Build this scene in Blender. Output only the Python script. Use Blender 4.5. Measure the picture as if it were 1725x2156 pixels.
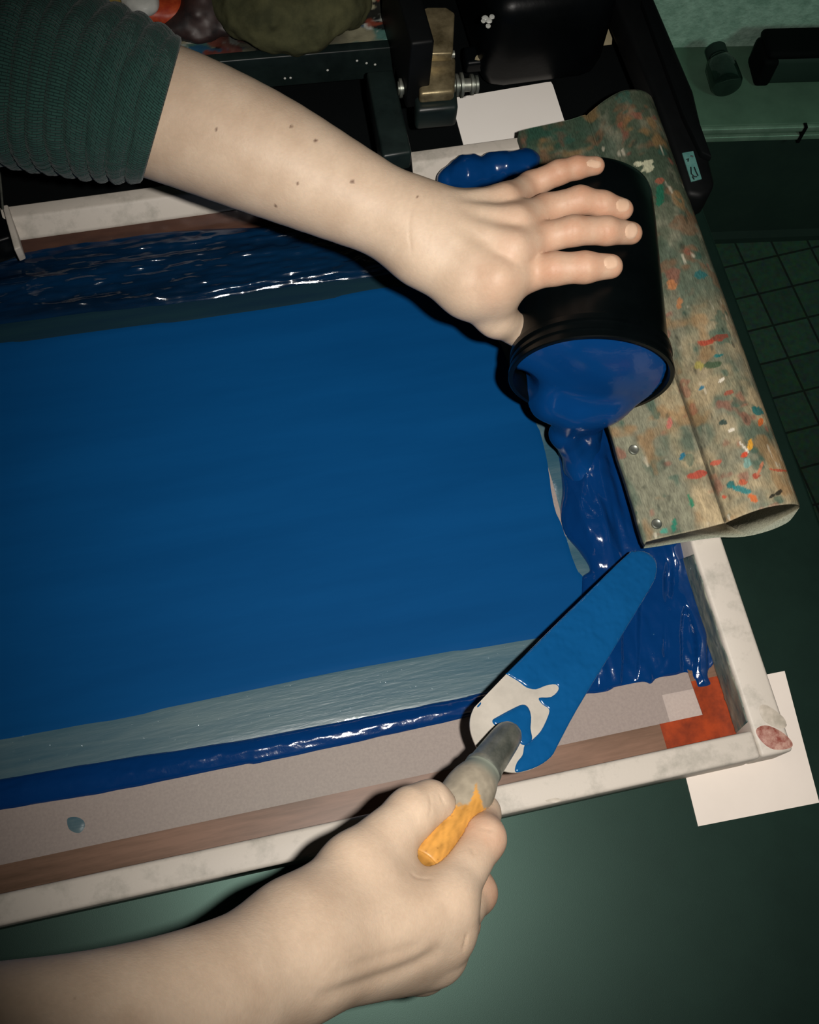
import bpy, math
import numpy as np
from mathutils import Vector, Matrix

SC = bpy.context.scene
COL = SC.collection
for o in list(bpy.data.objects):
    bpy.data.objects.remove(o)

# ------------------------------------------------------------------ camera (solved from the screen frame's two vanishing points)
F_PX, CX, CY = 2312.0, 862.5, 1078.0
def nrm(v):
    v = np.asarray(v, float); return v / np.linalg.norm(v)
_X = nrm((16858, -3044, F_PX)); _Y = np.array((-1418, -6094, F_PX)); _Y = nrm(_Y - _X * _X.dot(_Y)); _Z = np.cross(_X, _Y)
RW = np.array((_X, _Y, _Z))                       # camera (x right, y down, z forward) -> world
def ray(px, py): return RW @ np.array((px - CX, py - CY, F_PX))
CAM = -0.65 * ray(1672, 1580) / F_PX + np.array((0, 0, 0.03))
def P(px, py, z):
    d = ray(px, py); return CAM + d * ((z - CAM[2]) / d[2])
def PP(px, py, p0, n):                            # on a plane
    d = ray(px, py); n = np.asarray(n); return CAM + d * (n.dot(np.asarray(p0) - CAM) / n.dot(d))
def proj(p):
    q = (np.asarray(p) - CAM) @ RW                # rows -> camera coordinates
    return np.stack((q[..., 0] / q[..., 2] * F_PX + CX, q[..., 1] / q[..., 2] * F_PX + CY), -1)

cam = bpy.data.cameras.new('camera'); camo = bpy.data.objects.new('camera', cam); COL.objects.link(camo)
cr, cu, cb = RW @ np.array((1., 0, 0)), RW @ np.array((0, -1., 0)), RW @ np.array((0, 0, -1.))
M = Matrix(((cr[0], cu[0], cb[0], CAM[0]), (cr[1], cu[1], cb[1], CAM[1]), (cr[2], cu[2], cb[2], CAM[2]), (0, 0, 0, 1)))
camo.matrix_world = M
cam.sensor_fit = 'VERTICAL'; cam.sensor_height = 36.0; cam.lens = F_PX / 2156.0 * 36.0
cam.clip_start = 0.02; cam.clip_end = 30
SC.camera = camo

# ------------------------------------------------------------------ light: one on-camera flash to the right of the lens, a nearly dark room, an added fill on the back wall
w = bpy.data.worlds.new('world'); SC.world = w; w.use_nodes = True
w.node_tree.nodes['Background'].inputs['Color'].default_value = (0.35, 0.75, 0.7, 1)
w.node_tree.nodes['Background'].inputs['Strength'].default_value = 0.004
FL = bpy.data.lights.new('camera_flash', 'SPOT'); FL.energy = 22.5; FL.color = (1.0, 0.945, 0.88)
FL.spot_size = math.radians(80); FL.spot_blend = 1.0; FL.shadow_soft_size = 0.009
flo = bpy.data.objects.new('camera_flash', FL); COL.objects.link(flo)
fpos = CAM + cr * 0.062 + cu * 0.012
faim = P(1150, 1010, 0.03)
flo.location = fpos
flo.rotation_euler = Vector(faim - fpos).to_track_quat('-Z', 'Y').to_euler()
RL = bpy.data.lights.new('added_wall_fill', 'SPOT'); RL.energy = 7.0; RL.color = (0.62, 1.0, 0.82); RL.shadow_soft_size = 0.12  # greenish fill spot added to brighten the back wall, not a real lamp
RL.spot_size = math.radians(62); RL.spot_blend = 0.8
rlo = bpy.data.objects.new('added_wall_fill', RL); COL.objects.link(rlo); rlo.location = (0.85, 0.0, 0.35)
rlo.rotation_euler = Vector((-0.28, 0.95, -0.80)).to_track_quat('-Z', 'Y').to_euler()
SC.view_settings.view_transform = 'Standard'; SC.view_settings.look = 'None'
SC.view_settings.exposure = 0.0; SC.view_settings.gamma = 1.0; SC.view_settings.use_curve_mapping = False

# ------------------------------------------------------------------ numeric helpers
def s2l(c):
    c = np.asarray(c, float) / 255.0
    return np.where(c <= 0.04045, c / 12.92, ((c + 0.055) / 1.055) ** 2.4)
def lin(*c): return tuple(s2l(c)) + (1.0,)
def smooth(a, b, x):
    t = np.clip((x - a) / (b - a), 0, 1); return t * t * (3 - 2 * t)
def _hash(i, j, k, seed):
    h = (i.astype(np.int64) * 374761393 + j.astype(np.int64) * 668265263 + k.astype(np.int64) * 2147483647 + seed * 974634541) & 0xffffffff
    h = ((h ^ (h >> 13)) * 1274126177) & 0xffffffff
    h = ((h ^ (h >> 16)) * 2246822519) & 0xffffffff
    return ((h ^ (h >> 15)) & 0xffff) / 65535.0
def vnoise(p, scale, seed=0):
    q = np.asarray(p) * scale; f = np.floor(q); t = q - f; t = t * t * (3 - 2 * t); f = f.astype(np.int64)
    r = 0
    for dx in (0, 1):
        for dy in (0, 1):
            for dz in (0, 1):
                wgt = (t[:, 0] if dx else 1 - t[:, 0]) * (t[:, 1] if dy else 1 - t[:, 1]) * (t[:, 2] if dz else 1 - t[:, 2])
                r = r + wgt * _hash(f[:, 0] + dx, f[:, 1] + dy, f[:, 2] + dz, seed)
    return r
def fbm(p, scale, oct=4, seed=0):
    r, a, tot = 0, 1.0, 0
    for i in range(oct):
        r = r + a * vnoise(p, scale * 2 ** i, seed + i * 17); tot += a; a *= 0.5
    return r / tot
def v3(xy, z=0.0):
    xy = np.asarray(xy, float); return np.column_stack((xy, np.full(len(xy), z)))

# ------------------------------------------------------------------ materials
def mat(name, c1, c2=None, rough=0.5, metal=0.0, nscale=20, bump=0.0, bscale=200, spec=0.5, coat=0.0, attr=None, stretch=(1, 1, 1),
        sss=0.0, alpha=None, tcol=(1, 1, 1, 1), attr_rough=None, contrast=(0.35, 0.65), coords='Object', bdist=0.001, dots=None, grain=None):
    m = bpy.data.materials.new(name); m.use_nodes = True
    nt = m.node_tree; N = nt.nodes; L = nt.links
    b = N['Principled BSDF']; out = N['Material Output']
    b.inputs['Roughness'].default_value = rough; b.inputs['Metallic'].default_value = metal
    b.inputs['Specular IOR Level'].default_value = spec
    b.inputs['Coat Weight'].default_value = coat; b.inputs['Coat Roughness'].default_value = 0.06
    tc = N.new('ShaderNodeTexCoord'); mp = N.new('ShaderNodeMapping'); mp.inputs['Scale'].default_value = stretch
    L.new(tc.outputs[coords], mp.inputs['Vector'])
    if attr:
        a = N.new('ShaderNodeAttribute'); a.attribute_name = attr
        L.new(a.outputs['Color'], b.inputs['Base Color'])
    elif c2 is None:
        b.inputs['Base Color'].default_value = c1
    else:
        n = N.new('ShaderNodeTexNoise'); n.inputs['Scale'].default_value = nscale; n.inputs['Detail'].default_value = 6
        n.inputs['Roughness'].default_value = 0.65
        L.new(mp.outputs['Vector'], n.inputs['Vector'])
        r = N.new('ShaderNodeValToRGB'); r.color_ramp.elements[0].position = contrast[0]; r.color_ramp.elements[1].position = contrast[1]
        r.color_ramp.elements[0].color = c1; r.color_ramp.elements[1].color = c2
        L.new(n.outputs['Fac'], r.inputs['Fac']); L.new(r.outputs['Color'], b.inputs['Base Color'])
    if attr_rough:
        a2 = N.new('ShaderNodeAttribute'); a2.attribute_name = attr_rough
        L.new(a2.outputs['Fac'], b.inputs['Roughness'])
    if bump:
        n2 = N.new('ShaderNodeTexNoise'); n2.inputs['Scale'].default_value = bscale; n2.inputs['Detail'].default_value = 4
        L.new(mp.outputs['Vector'], n2.inputs['Vector'])
        bp = N.new('ShaderNodeBump'); bp.inputs['Strength'].default_value = bump; bp.inputs['Distance'].default_value = bdist
        L.new(n2.outputs['Fac'], bp.inputs['Height']); L.new(bp.outputs['Normal'], b.inputs['Normal'])
        if coat: L.new(bp.outputs['Normal'], b.inputs['Coat Normal'])
    if dots:                                          # small bubbles standing in the wet ink: (cells per metre, radius in cells, share kept, height)
        vo = N.new('ShaderNodeTexVoronoi'); vo.inputs['Scale'].default_value = dots[0]; L.new(tc.outputs[coords], vo.inputs['Vector'])
        sep = N.new('ShaderNodeSeparateColor'); L.new(vo.outputs['Color'], sep.inputs['Color'])
        def mth(op, a, b_=None):
            q = N.new('ShaderNodeMath'); q.operation = op
            for i_, x in enumerate((a, b_)):
                if x is None: continue
                if isinstance(x, (int, float)): q.inputs[i_].default_value = x
                else: L.new(x, q.inputs[i_])
            return q.outputs[0]
        rel = mth('DIVIDE', vo.outputs['Distance'], dots[1]); dome = mth('MAXIMUM', mth('SUBTRACT', 1.0, mth('MULTIPLY', rel, rel)), 0.0)
        hgt = mth('MULTIPLY', dome, mth('LESS_THAN', sep.outputs[0], dots[2]))
        b3 = N.new('ShaderNodeBump'); b3.inputs['Strength'].default_value = 1.0; b3.inputs['Distance'].default_value = dots[3]
        L.new(hgt, b3.inputs['Height'])
        if bump: L.new(bp.outputs['Normal'], b3.inputs['Normal'])
        L.new(b3.outputs['Normal'], b.inputs['Coat Normal']); b.inputs['Coat Weight'].default_value = 0.8; b.inputs['Coat Roughness'].default_value = 0.035
        b.inputs['Coat IOR'].default_value = 1.5
    if grain and attr:                                # fine fibres on top of the stains
        g_ = N.new('ShaderNodeTexNoise'); g_.inputs['Scale'].default_value = grain; g_.inputs['Detail'].default_value = 5; L.new(mp.outputs['Vector'], g_.inputs['Vector'])
        gr = N.new('ShaderNodeValToRGB'); gr.color_ramp.elements[0].position = 0.32; gr.color_ramp.elements[1].position = 0.62
        gr.color_ramp.elements[0].color = (0.42, 0.42, 0.42, 1); gr.color_ramp.elements[1].color = (1.18, 1.18, 1.18, 1)
        L.new(g_.outputs['Fac'], gr.inputs['Fac'])
        mm_ = N.new('ShaderNodeMix'); mm_.data_type = 'RGBA'; mm_.blend_type = 'MULTIPLY'; mm_.inputs['Factor'].default_value = 0.5
        L.new(a.outputs['Color'], mm_.inputs[6]); L.new(gr.outputs['Color'], mm_.inputs[7]); L.new(mm_.outputs[2], b.inputs['Base Color'])
    if sss:
        b.inputs['Subsurface Weight'].default_value = sss; b.inputs['Subsurface Radius'].default_value = (1, 0.4, 0.2)
        b.inputs['Subsurface Scale'].default_value = 0.003
    if alpha is not None:
        t = N.new('ShaderNodeBsdfTransparent'); t.inputs['Color'].default_value = tcol
        mx = N.new('ShaderNodeMixShader'); mx.inputs['Fac'].default_value = alpha
        L.new(t.outputs[0], mx.inputs[1]); L.new(b.outputs[0], mx.inputs[2]); L.new(mx.outputs[0], out.inputs['Surface'])
    return m

MT = {}
MT['table'] = mat('table_green_rubber', lin(9, 25, 20), lin(16, 34, 28), rough=0.46, nscale=14, bump=0.05, bscale=2200, spec=0.8)
MT['table'].node_tree.nodes['Principled BSDF'].inputs['Specular Tint'].default_value = (0.62, 1.0, 0.85, 1)
MT['black_mat'] = mat('black_rubber', lin(3, 6, 7), lin(6, 9, 10), rough=0.75, nscale=15, spec=0.1)
MT['frame'] = mat('worn_white_frame', lin(166, 161, 150), lin(200, 192, 181), rough=0.55, nscale=55, contrast=(0.28, 0.5), bump=0.05, bscale=600)
MT['stain'] = mat('dried_brown_ink', lin(130, 62, 50), lin(188, 150, 135), rough=0.6, nscale=220)
MT['paper'] = mat('white_paper', lin(222, 212, 202), lin(230, 220, 210), rough=0.8, nscale=8, spec=0.2)
MT['card'] = mat('white_card', lin(248, 242, 234), lin(252, 247, 240), rough=0.75, nscale=8, spec=0.2)
MT['mesh'] = mat('screen_mesh', lin(180, 164, 158), lin(192, 176, 168), rough=0.7, nscale=600, alpha=0.6, spec=0.2)
MT['tape'] = mat('orange_tape', lin(104, 82, 66), lin(140, 110, 92), rough=0.35, nscale=40, stretch=(0.3, 3, 1), alpha=0.8, tcol=(1.0, 0.6, 0.4, 1), spec=0.4)
MT['tape_orange'] = mat('red_orange_tape', lin(122, 52, 30), lin(178, 74, 34), rough=0.35, nscale=70, stretch=(1, 1, 1), alpha=0.72, tcol=(1.0, 0.25, 0.06, 1), spec=0.4)
MT['tape_dark'] = mat('brown_stained_tape', lin(62, 44, 38), lin(96, 66, 52), rough=0.4, nscale=30, stretch=(0.3, 3, 1))
MT['ink_dry'] = mat('blue_ink_film', lin(4, 64, 114), lin(6, 69, 121), rough=0.6, nscale=18, stretch=(0.25, 2, 1), spec=0.04)
MT['ink'] = mat('wet_blue_ink', lin(4, 46, 98), lin(6, 52, 106), rough=0.12, nscale=12, spec=0.6, bump=0.3, bscale=260, bdist=0.0006, dots=(150, 0.20, 0.30, 0.00045))
MT['ink_smooth'] = mat('thick_blue_ink', lin(4, 54, 108), lin(6, 58, 114), rough=0.2, nscale=12, spec=0.28, bump=0.22, bscale=150, bdist=0.0006, dots=(120, 0.17, 0.32, 0.00045))
MT['ink_dark'] = mat('dark_wet_ink', lin(6, 26, 46), lin(6, 42, 74), rough=0.10, nscale=40, stretch=(0.12, 1.5, 1), spec=0.6, bump=0.4, bscale=380, bdist=0.0006, dots=(130, 0.18, 0.25, 0.00050))
MT['ink_coat'] = mat('lit_blue_ink_coat', lin(12, 76, 128), lin(15, 82, 136), rough=0.16, nscale=30, spec=0.45, bump=0.3, bscale=160, bdist=0.0006, dots=(120, 0.17, 0.26, 0.00045))  # lighter copy of the wet ink; the tilted blade's brightness is in the colour
MT['smear'] = mat('thin_ink_smear', lin(46, 82, 98), lin(86, 108, 114), rough=0.35, nscale=24, stretch=(0.2, 1.6, 1), spec=0.4, bump=0.35, bscale=380, bdist=0.0005, dots=(330, 0.34, 0.40, 0.00024))
MT['ink_smooth'].node_tree.nodes['Principled BSDF'].inputs['Coat Weight'].default_value = 0.3
MT['smear_dark'] = mat('dark_ink_smear', lin(14, 40, 56), lin(22, 50, 58), rough=0.5, nscale=30, stretch=(0.2, 3, 1), spec=0.2)
MT['can'] = mat('black_plastic', lin(3, 6, 7), lin(6, 10, 11), rough=0.28, nscale=25, spec=0.2, bump=0.06, bscale=200)
MT['steel'] = mat('scuffed_steel', lin(105, 112, 104), lin(165, 166, 155), rough=0.38, metal=0.7, nscale=70, stretch=(1, 1, 0.4))
MT['blade'] = mat('polished_blade', lin(205, 198, 186), lin(224, 216, 203), rough=0.3, metal=0.35, nscale=60)
MT['brass'] = mat('grimy_brass', lin(92, 82, 58), lin(170, 155, 120), rough=0.42, metal=0.6, nscale=45, bump=0.2, bscale=150)
MT['dark_steel'] = mat('dark_painted_steel', lin(14, 24, 23), lin(28, 40, 38), rough=0.42, nscale=25, spec=0.5, bump=0.1, bscale=120)
MT['black_gloss'] = mat('black_gloss', lin(3, 5, 6), lin(7, 10, 12), rough=0.35, nscale=18, spec=0.14, bump=0.3, bscale=70)
MT['post'] = mat('black_post', lin(5, 7, 8), lin(12, 14, 15), rough=0.55, nscale=25, spec=0.2)
MT['attr'] = mat('paint_splattered', None, rough=0.55, attr='Col', bump=0.25, bscale=350)
MT['wood'] = mat('paint_splattered_wood', None, rough=0.6, attr='Col', bump=0.45, bscale=260, stretch=(2, 0.4, 1), spec=0.2, grain=700)
MT['handle'] = mat('worn_wood_handle', None, rough=0.45, attr='Col', bump=0.12, bscale=300)
MT['skin'] = mat('skin', None, rough=0.52, attr='Col', bump=0.22, bscale=900, spec=0.35, sss=0.12, bdist=0.0005)
MT['nail'] = mat('fingernail', lin(212, 176, 148), lin(222, 188, 162), rough=0.25, nscale=60, spec=0.45)
MT['wall'] = mat('rough_plaster', lin(150, 184, 166), lin(188, 220, 202), rough=0.9, nscale=60, bump=0.5, bscale=120, spec=0.1, bdist=0.004)
MT['ledge'] = mat('green_counter', lin(84, 112, 94), lin(98, 128, 108), rough=0.6, nscale=12, spec=0.25)
MT['cabinet'] = mat('dark_cabinet', lin(36, 52, 47), lin(44, 62, 54), rough=0.7, nscale=6, spec=0.15)
MT['trim'] = mat('metal_trim', lin(120, 150, 130), lin(150, 178, 158), rough=0.4, metal=0.3, nscale=30)
MT['teal_tape'] = mat('teal_masking_tape', lin(70, 120, 115), lin(95, 142, 134), rough=0.6, nscale=120)
MT['marker'] = mat('black_marker', lin(10, 22, 22), rough=0.6)
MT['rag'] = mat('olive_rag', lin(58, 60, 42), lin(84, 84, 58), rough=0.9, nscale=40, bump=0.4, bscale=160, spec=0.1)
MT['card_tan'] = mat('tan_cardboard', lin(150, 140, 110), lin(170, 158, 128), rough=0.8, nscale=40)
MT['red_paint'] = mat('red_paint', lin(150, 40, 20), lin(190, 80, 40), rough=0.5, nscale=90)
MT['white_paint'] = mat('white_paint', lin(180, 184, 178), lin(205, 205, 198), rough=0.5, nscale=90)
MT['ochre_paint'] = mat('ochre_paint', lin(110, 96, 40), lin(150, 128, 60), rough=0.6, nscale=60)
MT['dark_paint'] = mat('dark_paint', lin(30, 24, 24), lin(60, 40, 36), rough=0.5, nscale=60)

def knit_material():
    m = bpy.data.materials.new('ribbed_green_knit'); m.use_nodes = True
    nt = m.node_tree; N = nt.nodes; L = nt.links; b = N['Principled BSDF']
    b.inputs['Roughness'].default_value = 0.9; b.inputs['Specular IOR Level'].default_value = 0.1
    b.inputs['Sheen Weight'].default_value = 0.15
    uv = N.new('ShaderNodeUVMap'); uv.uv_map = 'UVMap'
    br = N.new('ShaderNodeTexBrick'); br.inputs['Scale'].default_value = 1.0
    br.inputs['Color1'].default_value = lin(44, 76, 69); br.inputs['Color2'].default_value = lin(38, 68, 62); br.inputs['Mortar'].default_value = lin(20, 42, 39)
    br.inputs['Brick Width'].default_value = 4.0; br.inputs['Row Height'].default_value = 1.0; br.inputs['Mortar Size'].default_value = 0.2
    br.inputs['Mortar Smooth'].default_value = 0.6
    L.new(uv.outputs['UV'], br.inputs['Vector']); L.new(br.outputs['Color'], b.inputs['Base Color'])
    bp = N.new('ShaderNodeBump'); bp.inputs['Strength'].default_value = 0.6; bp.inputs['Distance'].default_value = 0.0008; bp.invert = True
    L.new(br.outputs['Fac'], bp.inputs['Height']); L.new(bp.outputs['Normal'], b.inputs['Normal'])
    return m
MT['knit'] = knit_material()

def tile_material():
    m = bpy.data.materials.new('floor_tiles'); m.use_nodes = True
    nt = m.node_tree; N = nt.nodes; L = nt.links; b = N['Principled BSDF']; b.inputs['Roughness'].default_value = 0.75
    b.inputs['Specular IOR Level'].default_value = 0.15
    tc = N.new('ShaderNodeTexCoord'); mp = N.new('ShaderNodeMapping'); mp.inputs['Rotation'].default_value = (0, 0, math.radians(-4))
    L.new(tc.outputs['Object'], mp.inputs['Vector'])
    br = N.new('ShaderNodeTexBrick'); br.offset = 0.0; br.inputs['Scale'].default_value = 1.0
    br.inputs['Brick Width'].default_value = 0.058; br.inputs['Row Height'].default_value = 0.058; br.inputs['Mortar Size'].default_value = 0.0022
    br.inputs['Mortar Smooth'].default_value = 0.4
    br.inputs['Color1'].default_value = lin(68, 100, 82); br.inputs['Color2'].default_value = lin(60, 90, 74); br.inputs['Mortar'].default_value = lin(40, 52, 44)
    L.new(mp.outputs['Vector'], br.inputs['Vector'])
    n = N.new('ShaderNodeTexNoise'); n.inputs['Scale'].default_value = 120; L.new(mp.outputs['Vector'], n.inputs['Vector'])
    mx = N.new('ShaderNodeMix'); mx.data_type = 'RGBA'; mx.blend_type = 'MULTIPLY'; mx.inputs['Factor'].default_value = 0.7
    L.new(br.outputs['Color'], mx.inputs[6]); L.new(n.outputs['Color'], mx.inputs[7]); L.new(mx.outputs[2], b.inputs['Base Color'])
    return m
MT['tiles'] = tile_material()
def glass_material():
    m = bpy.data.materials.new('clear_glass'); m.use_nodes = True
    b = m.node_tree.nodes['Principled BSDF']; b.inputs['Transmission Weight'].default_value = 1.0; b.inputs['Roughness'].default_value = 0.03
    b.inputs['Base Color'].default_value = (0.75, 0.85, 0.8, 1); b.inputs['IOR'].default_value = 1.45
    return m
MT['glass'] = glass_material()

# ------------------------------------------------------------------ object helpers
def link(name, me, m=None, parent=None):
    o = bpy.data.objects.new(name, me); COL.objects.link(o)
    if m is not None: me.materials.append(MT[m] if isinstance(m, str) else m)
    if parent is not None: o.parent = parent
    return o
def tag(o, label, cat, group=None, kind=None):
    o['label'] = label; o['category'] = cat
    if group: o['group'] = group
    if kind: o['kind'] = kind
    return o
def struct(o):
    o['kind'] = 'structure'; return o
def thing(name, label, cat, group=None):
    o = bpy.data.objects.new(name, None); COL.objects.link(o); o.empty_display_size = 0.02
    return tag(o, label, cat, group)
def mesh_np(name, V, Fc, smooth_=True, col=None):
    V = np.asarray(V, np.float32); me = bpy.data.meshes.new(name)
    if isinstance(Fc, np.ndarray):
        k = Fc.shape[1]; me.vertices.add(len(V)); me.vertices.foreach_set('co', V.ravel())
        me.loops.add(Fc.size); me.loops.foreach_set('vertex_index', Fc.ravel().astype(np.int32))
        me.polygons.add(len(Fc)); me.polygons.foreach_set('loop_start', np.arange(0, Fc.size, k, dtype=np.int32))
        me.update(calc_edges=True); me.validate()
    else:
        me.from_pydata([tuple(map(float, v)) for v in V], [], Fc); me.update()
    if smooth_: me.polygons.foreach_set('use_smooth', np.ones(len(me.polygons), bool))
    if col is not None: set_col(me, col)
    return me
def set_col(me, col):
    a = me.color_attributes.get('Col') or me.color_attributes.new('Col', 'FLOAT_COLOR', 'POINT')
    c = np.ones((len(me.vertices), 4), np.float32); c[:, :3] = col; a.data.foreach_set('color', c.ravel())
class MB:
    def __init__(s): s.V = []; s.F = []
    def add(s, V, Fc):
        n = len(s.V); s.V += [tuple(map(float, v)) for v in V]; s.F += [tuple(int(i) + n for i in f) for f in Fc]; return s
    def box(s, c, size, ax=None):
        c = np.asarray(c, float); h = np.asarray(size, float) / 2
        A = np.eye(3) if ax is None else np.asarray(ax)
        V = [c + A[0] * x * h[0] + A[1] * y * h[1] + A[2] * z * h[2] for x in (-1, 1) for y in (-1, 1) for z in (-1, 1)]
        return s.add(V, [(0, 1, 3, 2), (4, 6, 7, 5), (0, 4, 5, 1), (2, 3, 7, 6), (0, 2, 6, 4), (1, 5, 7, 3)])
    def prism(s, pts, off):                       # planar polygon (3-D points) swept by the vector off
        pts = [np.asarray(p, float) for p in pts]; n = len(pts); off = np.asarray(off, float)
        V = pts + [p + off for p in pts]
        Fc = [tuple(range(n))[::-1], tuple(range(n, 2 * n))] + [(i, (i + 1) % n, n + (i + 1) % n, n + i) for i in range(n)]
        return s.add(V, Fc)
    def lathe(s, prof, o, ax, n=48, cap=True):    # prof: (distance along axis, radius)
        o = np.asarray(o, float); ax = nrm(ax); u = nrm(np.cross(ax, (0.13, 0.31, 0.9))); v = np.cross(ax, u)
        V = []
        for (t, r) in prof:
            for k in range(n):
                a = 2 * math.pi * k / n; V.append(o + ax * t + (u * math.cos(a) + v * math.sin(a)) * r)
        Fc = []
        for i in range(len(prof) - 1):
            for k in range(n):
                Fc.append((i * n + k, i * n + (k + 1) % n, (i + 1) * n + (k + 1) % n, (i + 1) * n + k))
        if cap:
            Fc.append(tuple(range(n))[::-1]); Fc.append(tuple(range((len(prof) - 1) * n, len(prof) * n)))
        return s.add(V, Fc)
    def tube(s, pts, r, n=10):
        pts = [np.asarray(p, float) for p in pts]; rr = r if hasattr(r, '__len__') else [r] * len(pts)
        V = []; up = np.array((0.1, 0.2, 0.97))
        for i, p in enumerate(pts):
            d = nrm(pts[min(i + 1, len(pts) - 1)] - pts[max(i - 1, 0)]); u = nrm(np.cross(d, up)); v = np.cross(d, u)
            V += [p + (u * math.cos(2 * math.pi * k / n) + v * math.sin(2 * math.pi * k / n)) * rr[i] for k in range(n)]
        Fc = [(i * n + k, i * n + (k + 1) % n, (i + 1) * n + (k + 1) % n, (i + 1) * n + k) for i in range(len(pts) - 1) for k in range(n)]
        Fc += [tuple(range(n))[::-1], tuple(range((len(pts) - 1) * n, len(pts) * n))]
        return s.add(V, Fc)
    def build(s, name, m, parent=None, bevel=0.0, smooth_=False, seg=3, sub=0):
        me = mesh_np(name, s.V, s.F, smooth_=False); o = link(name, me, m, parent)
        import bmesh
        bm = bmesh.new(); bm.from_mesh(me); bmesh.ops.recalc_face_normals(bm, faces=bm.faces)
        if bevel:
            es = [e for e in bm.edges if len(e.link_faces) == 2 and e.calc_face_angle(0) > 0.6]
            bmesh.ops.bevel(bm, geom=es, offset=bevel, segments=seg, profile=0.5, affect='EDGES', clamp_overlap=True)
        bm.to_mesh(me); bm.free()
        if smooth_ or bevel:
            me.polygons.foreach_set('use_smooth', np.ones(len(me.polygons), bool))
            me.set_sharp_from_angle(angle=math.radians(40))
        return o
def spline(pts, n=8, closed=True):
    pts = np.asarray(pts, float); m = len(pts); out = []
    rng = range(m) if closed else range(m - 1)
    for i in rng:
        g = (lambda k: pts[k % m]) if closed else (lambda k: pts[min(max(k, 0), m - 1)])
        p0, p1, p2, p3 = g(i - 1), g(i), g(i + 1), g(i + 2)
        for k in range(n):
            t = k / n
            out.append(0.5 * ((2 * p1) + (-p0 + p2) * t + (2 * p0 - 5 * p1 + 4 * p2 - p3) * t * t + (-p0 + 3 * p1 - 3 * p2 + p3) * t ** 3))
    if not closed: out.append(pts[-1])
    return np.array(out)
def poly_dist(q, poly):                           # signed distance (+ inside) and nearest boundary point
    a = poly; b = np.roll(poly, -1, 0); best = np.full(len(q), 1e9); near = np.zeros((len(q), 2)); ins = np.zeros(len(q), bool)
    for i in range(len(a)):
        d = b[i] - a[i]; L2 = d.dot(d)
        if L2 < 1e-16: continue
        t = np.clip(((q - a[i]) @ d) / L2, 0, 1); c = a[i] + t[:, None] * d; e = ((q - c) ** 2).sum(1)
        k = e < best; best = np.where(k, e, best); near[k] = c[k]
        cond = (a[i][1] > q[:, 1]) != (b[i][1] > q[:, 1])
        if abs(d[1]) > 1e-12:
            xi = a[i][0] + (q[:, 1] - a[i][1]) / d[1] * d[0]; ins ^= cond & (q[:, 0] < xi)
    d = np.sqrt(best); return np.where(ins, d, -d), near
def field(name, poly, z, hfun, res, m, parent=None, frame=None, col=None):
    """A layer with a real, varying thickness over the outline poly (2-D, in the frame's plane): height hfun(xy, distance to the edge)."""
    poly = np.asarray(poly, float); lo = poly.min(0) - 2 * res; hi = poly.max(0) + 2 * res
    nx, ny = [int(k) + 1 for k in (hi - lo) / res]
    gx, gy = np.meshgrid(lo[0] + np.arange(nx) * res, lo[1] + np.arange(ny) * res, indexing='ij')
    q = np.column_stack((gx.ravel(), gy.ravel())); d, near = poly_dist(q, poly)
    ins = d > 0; I = np.arange(nx * ny).reshape(nx, ny)
    quad = np.stack((I[:-1, :-1], I[1:, :-1], I[1:, 1:], I[:-1, 1:]), -1).reshape(-1, 4)
    quad = quad[ins[quad].any(1)]
    q = np.where(ins[:, None], q, near); dd = np.maximum(d, 0)
    h = np.where(dd > 0, hfun(q, dd), 0)
    used = np.unique(quad); mp = -np.ones(nx * ny, int); mp[used] = np.arange(len(used))
    q = q[used]; h = h[used]; quad = mp[quad]
    V = np.column_stack((q, z + h))
    if frame is not None:
        o, ex, ey, ez = frame; V = o + q[:, :1] * ex + q[:, 1:2] * ey + (z + h)[:, None] * ez
    me = mesh_np(name, V, quad); 
    o_ = link(name, me, m, parent)
    if col is not None: set_col(me, col(V))
    return o_
def PXY(pts, z): return np.array([P(x, y, z)[:2] for x, y in pts])

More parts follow.
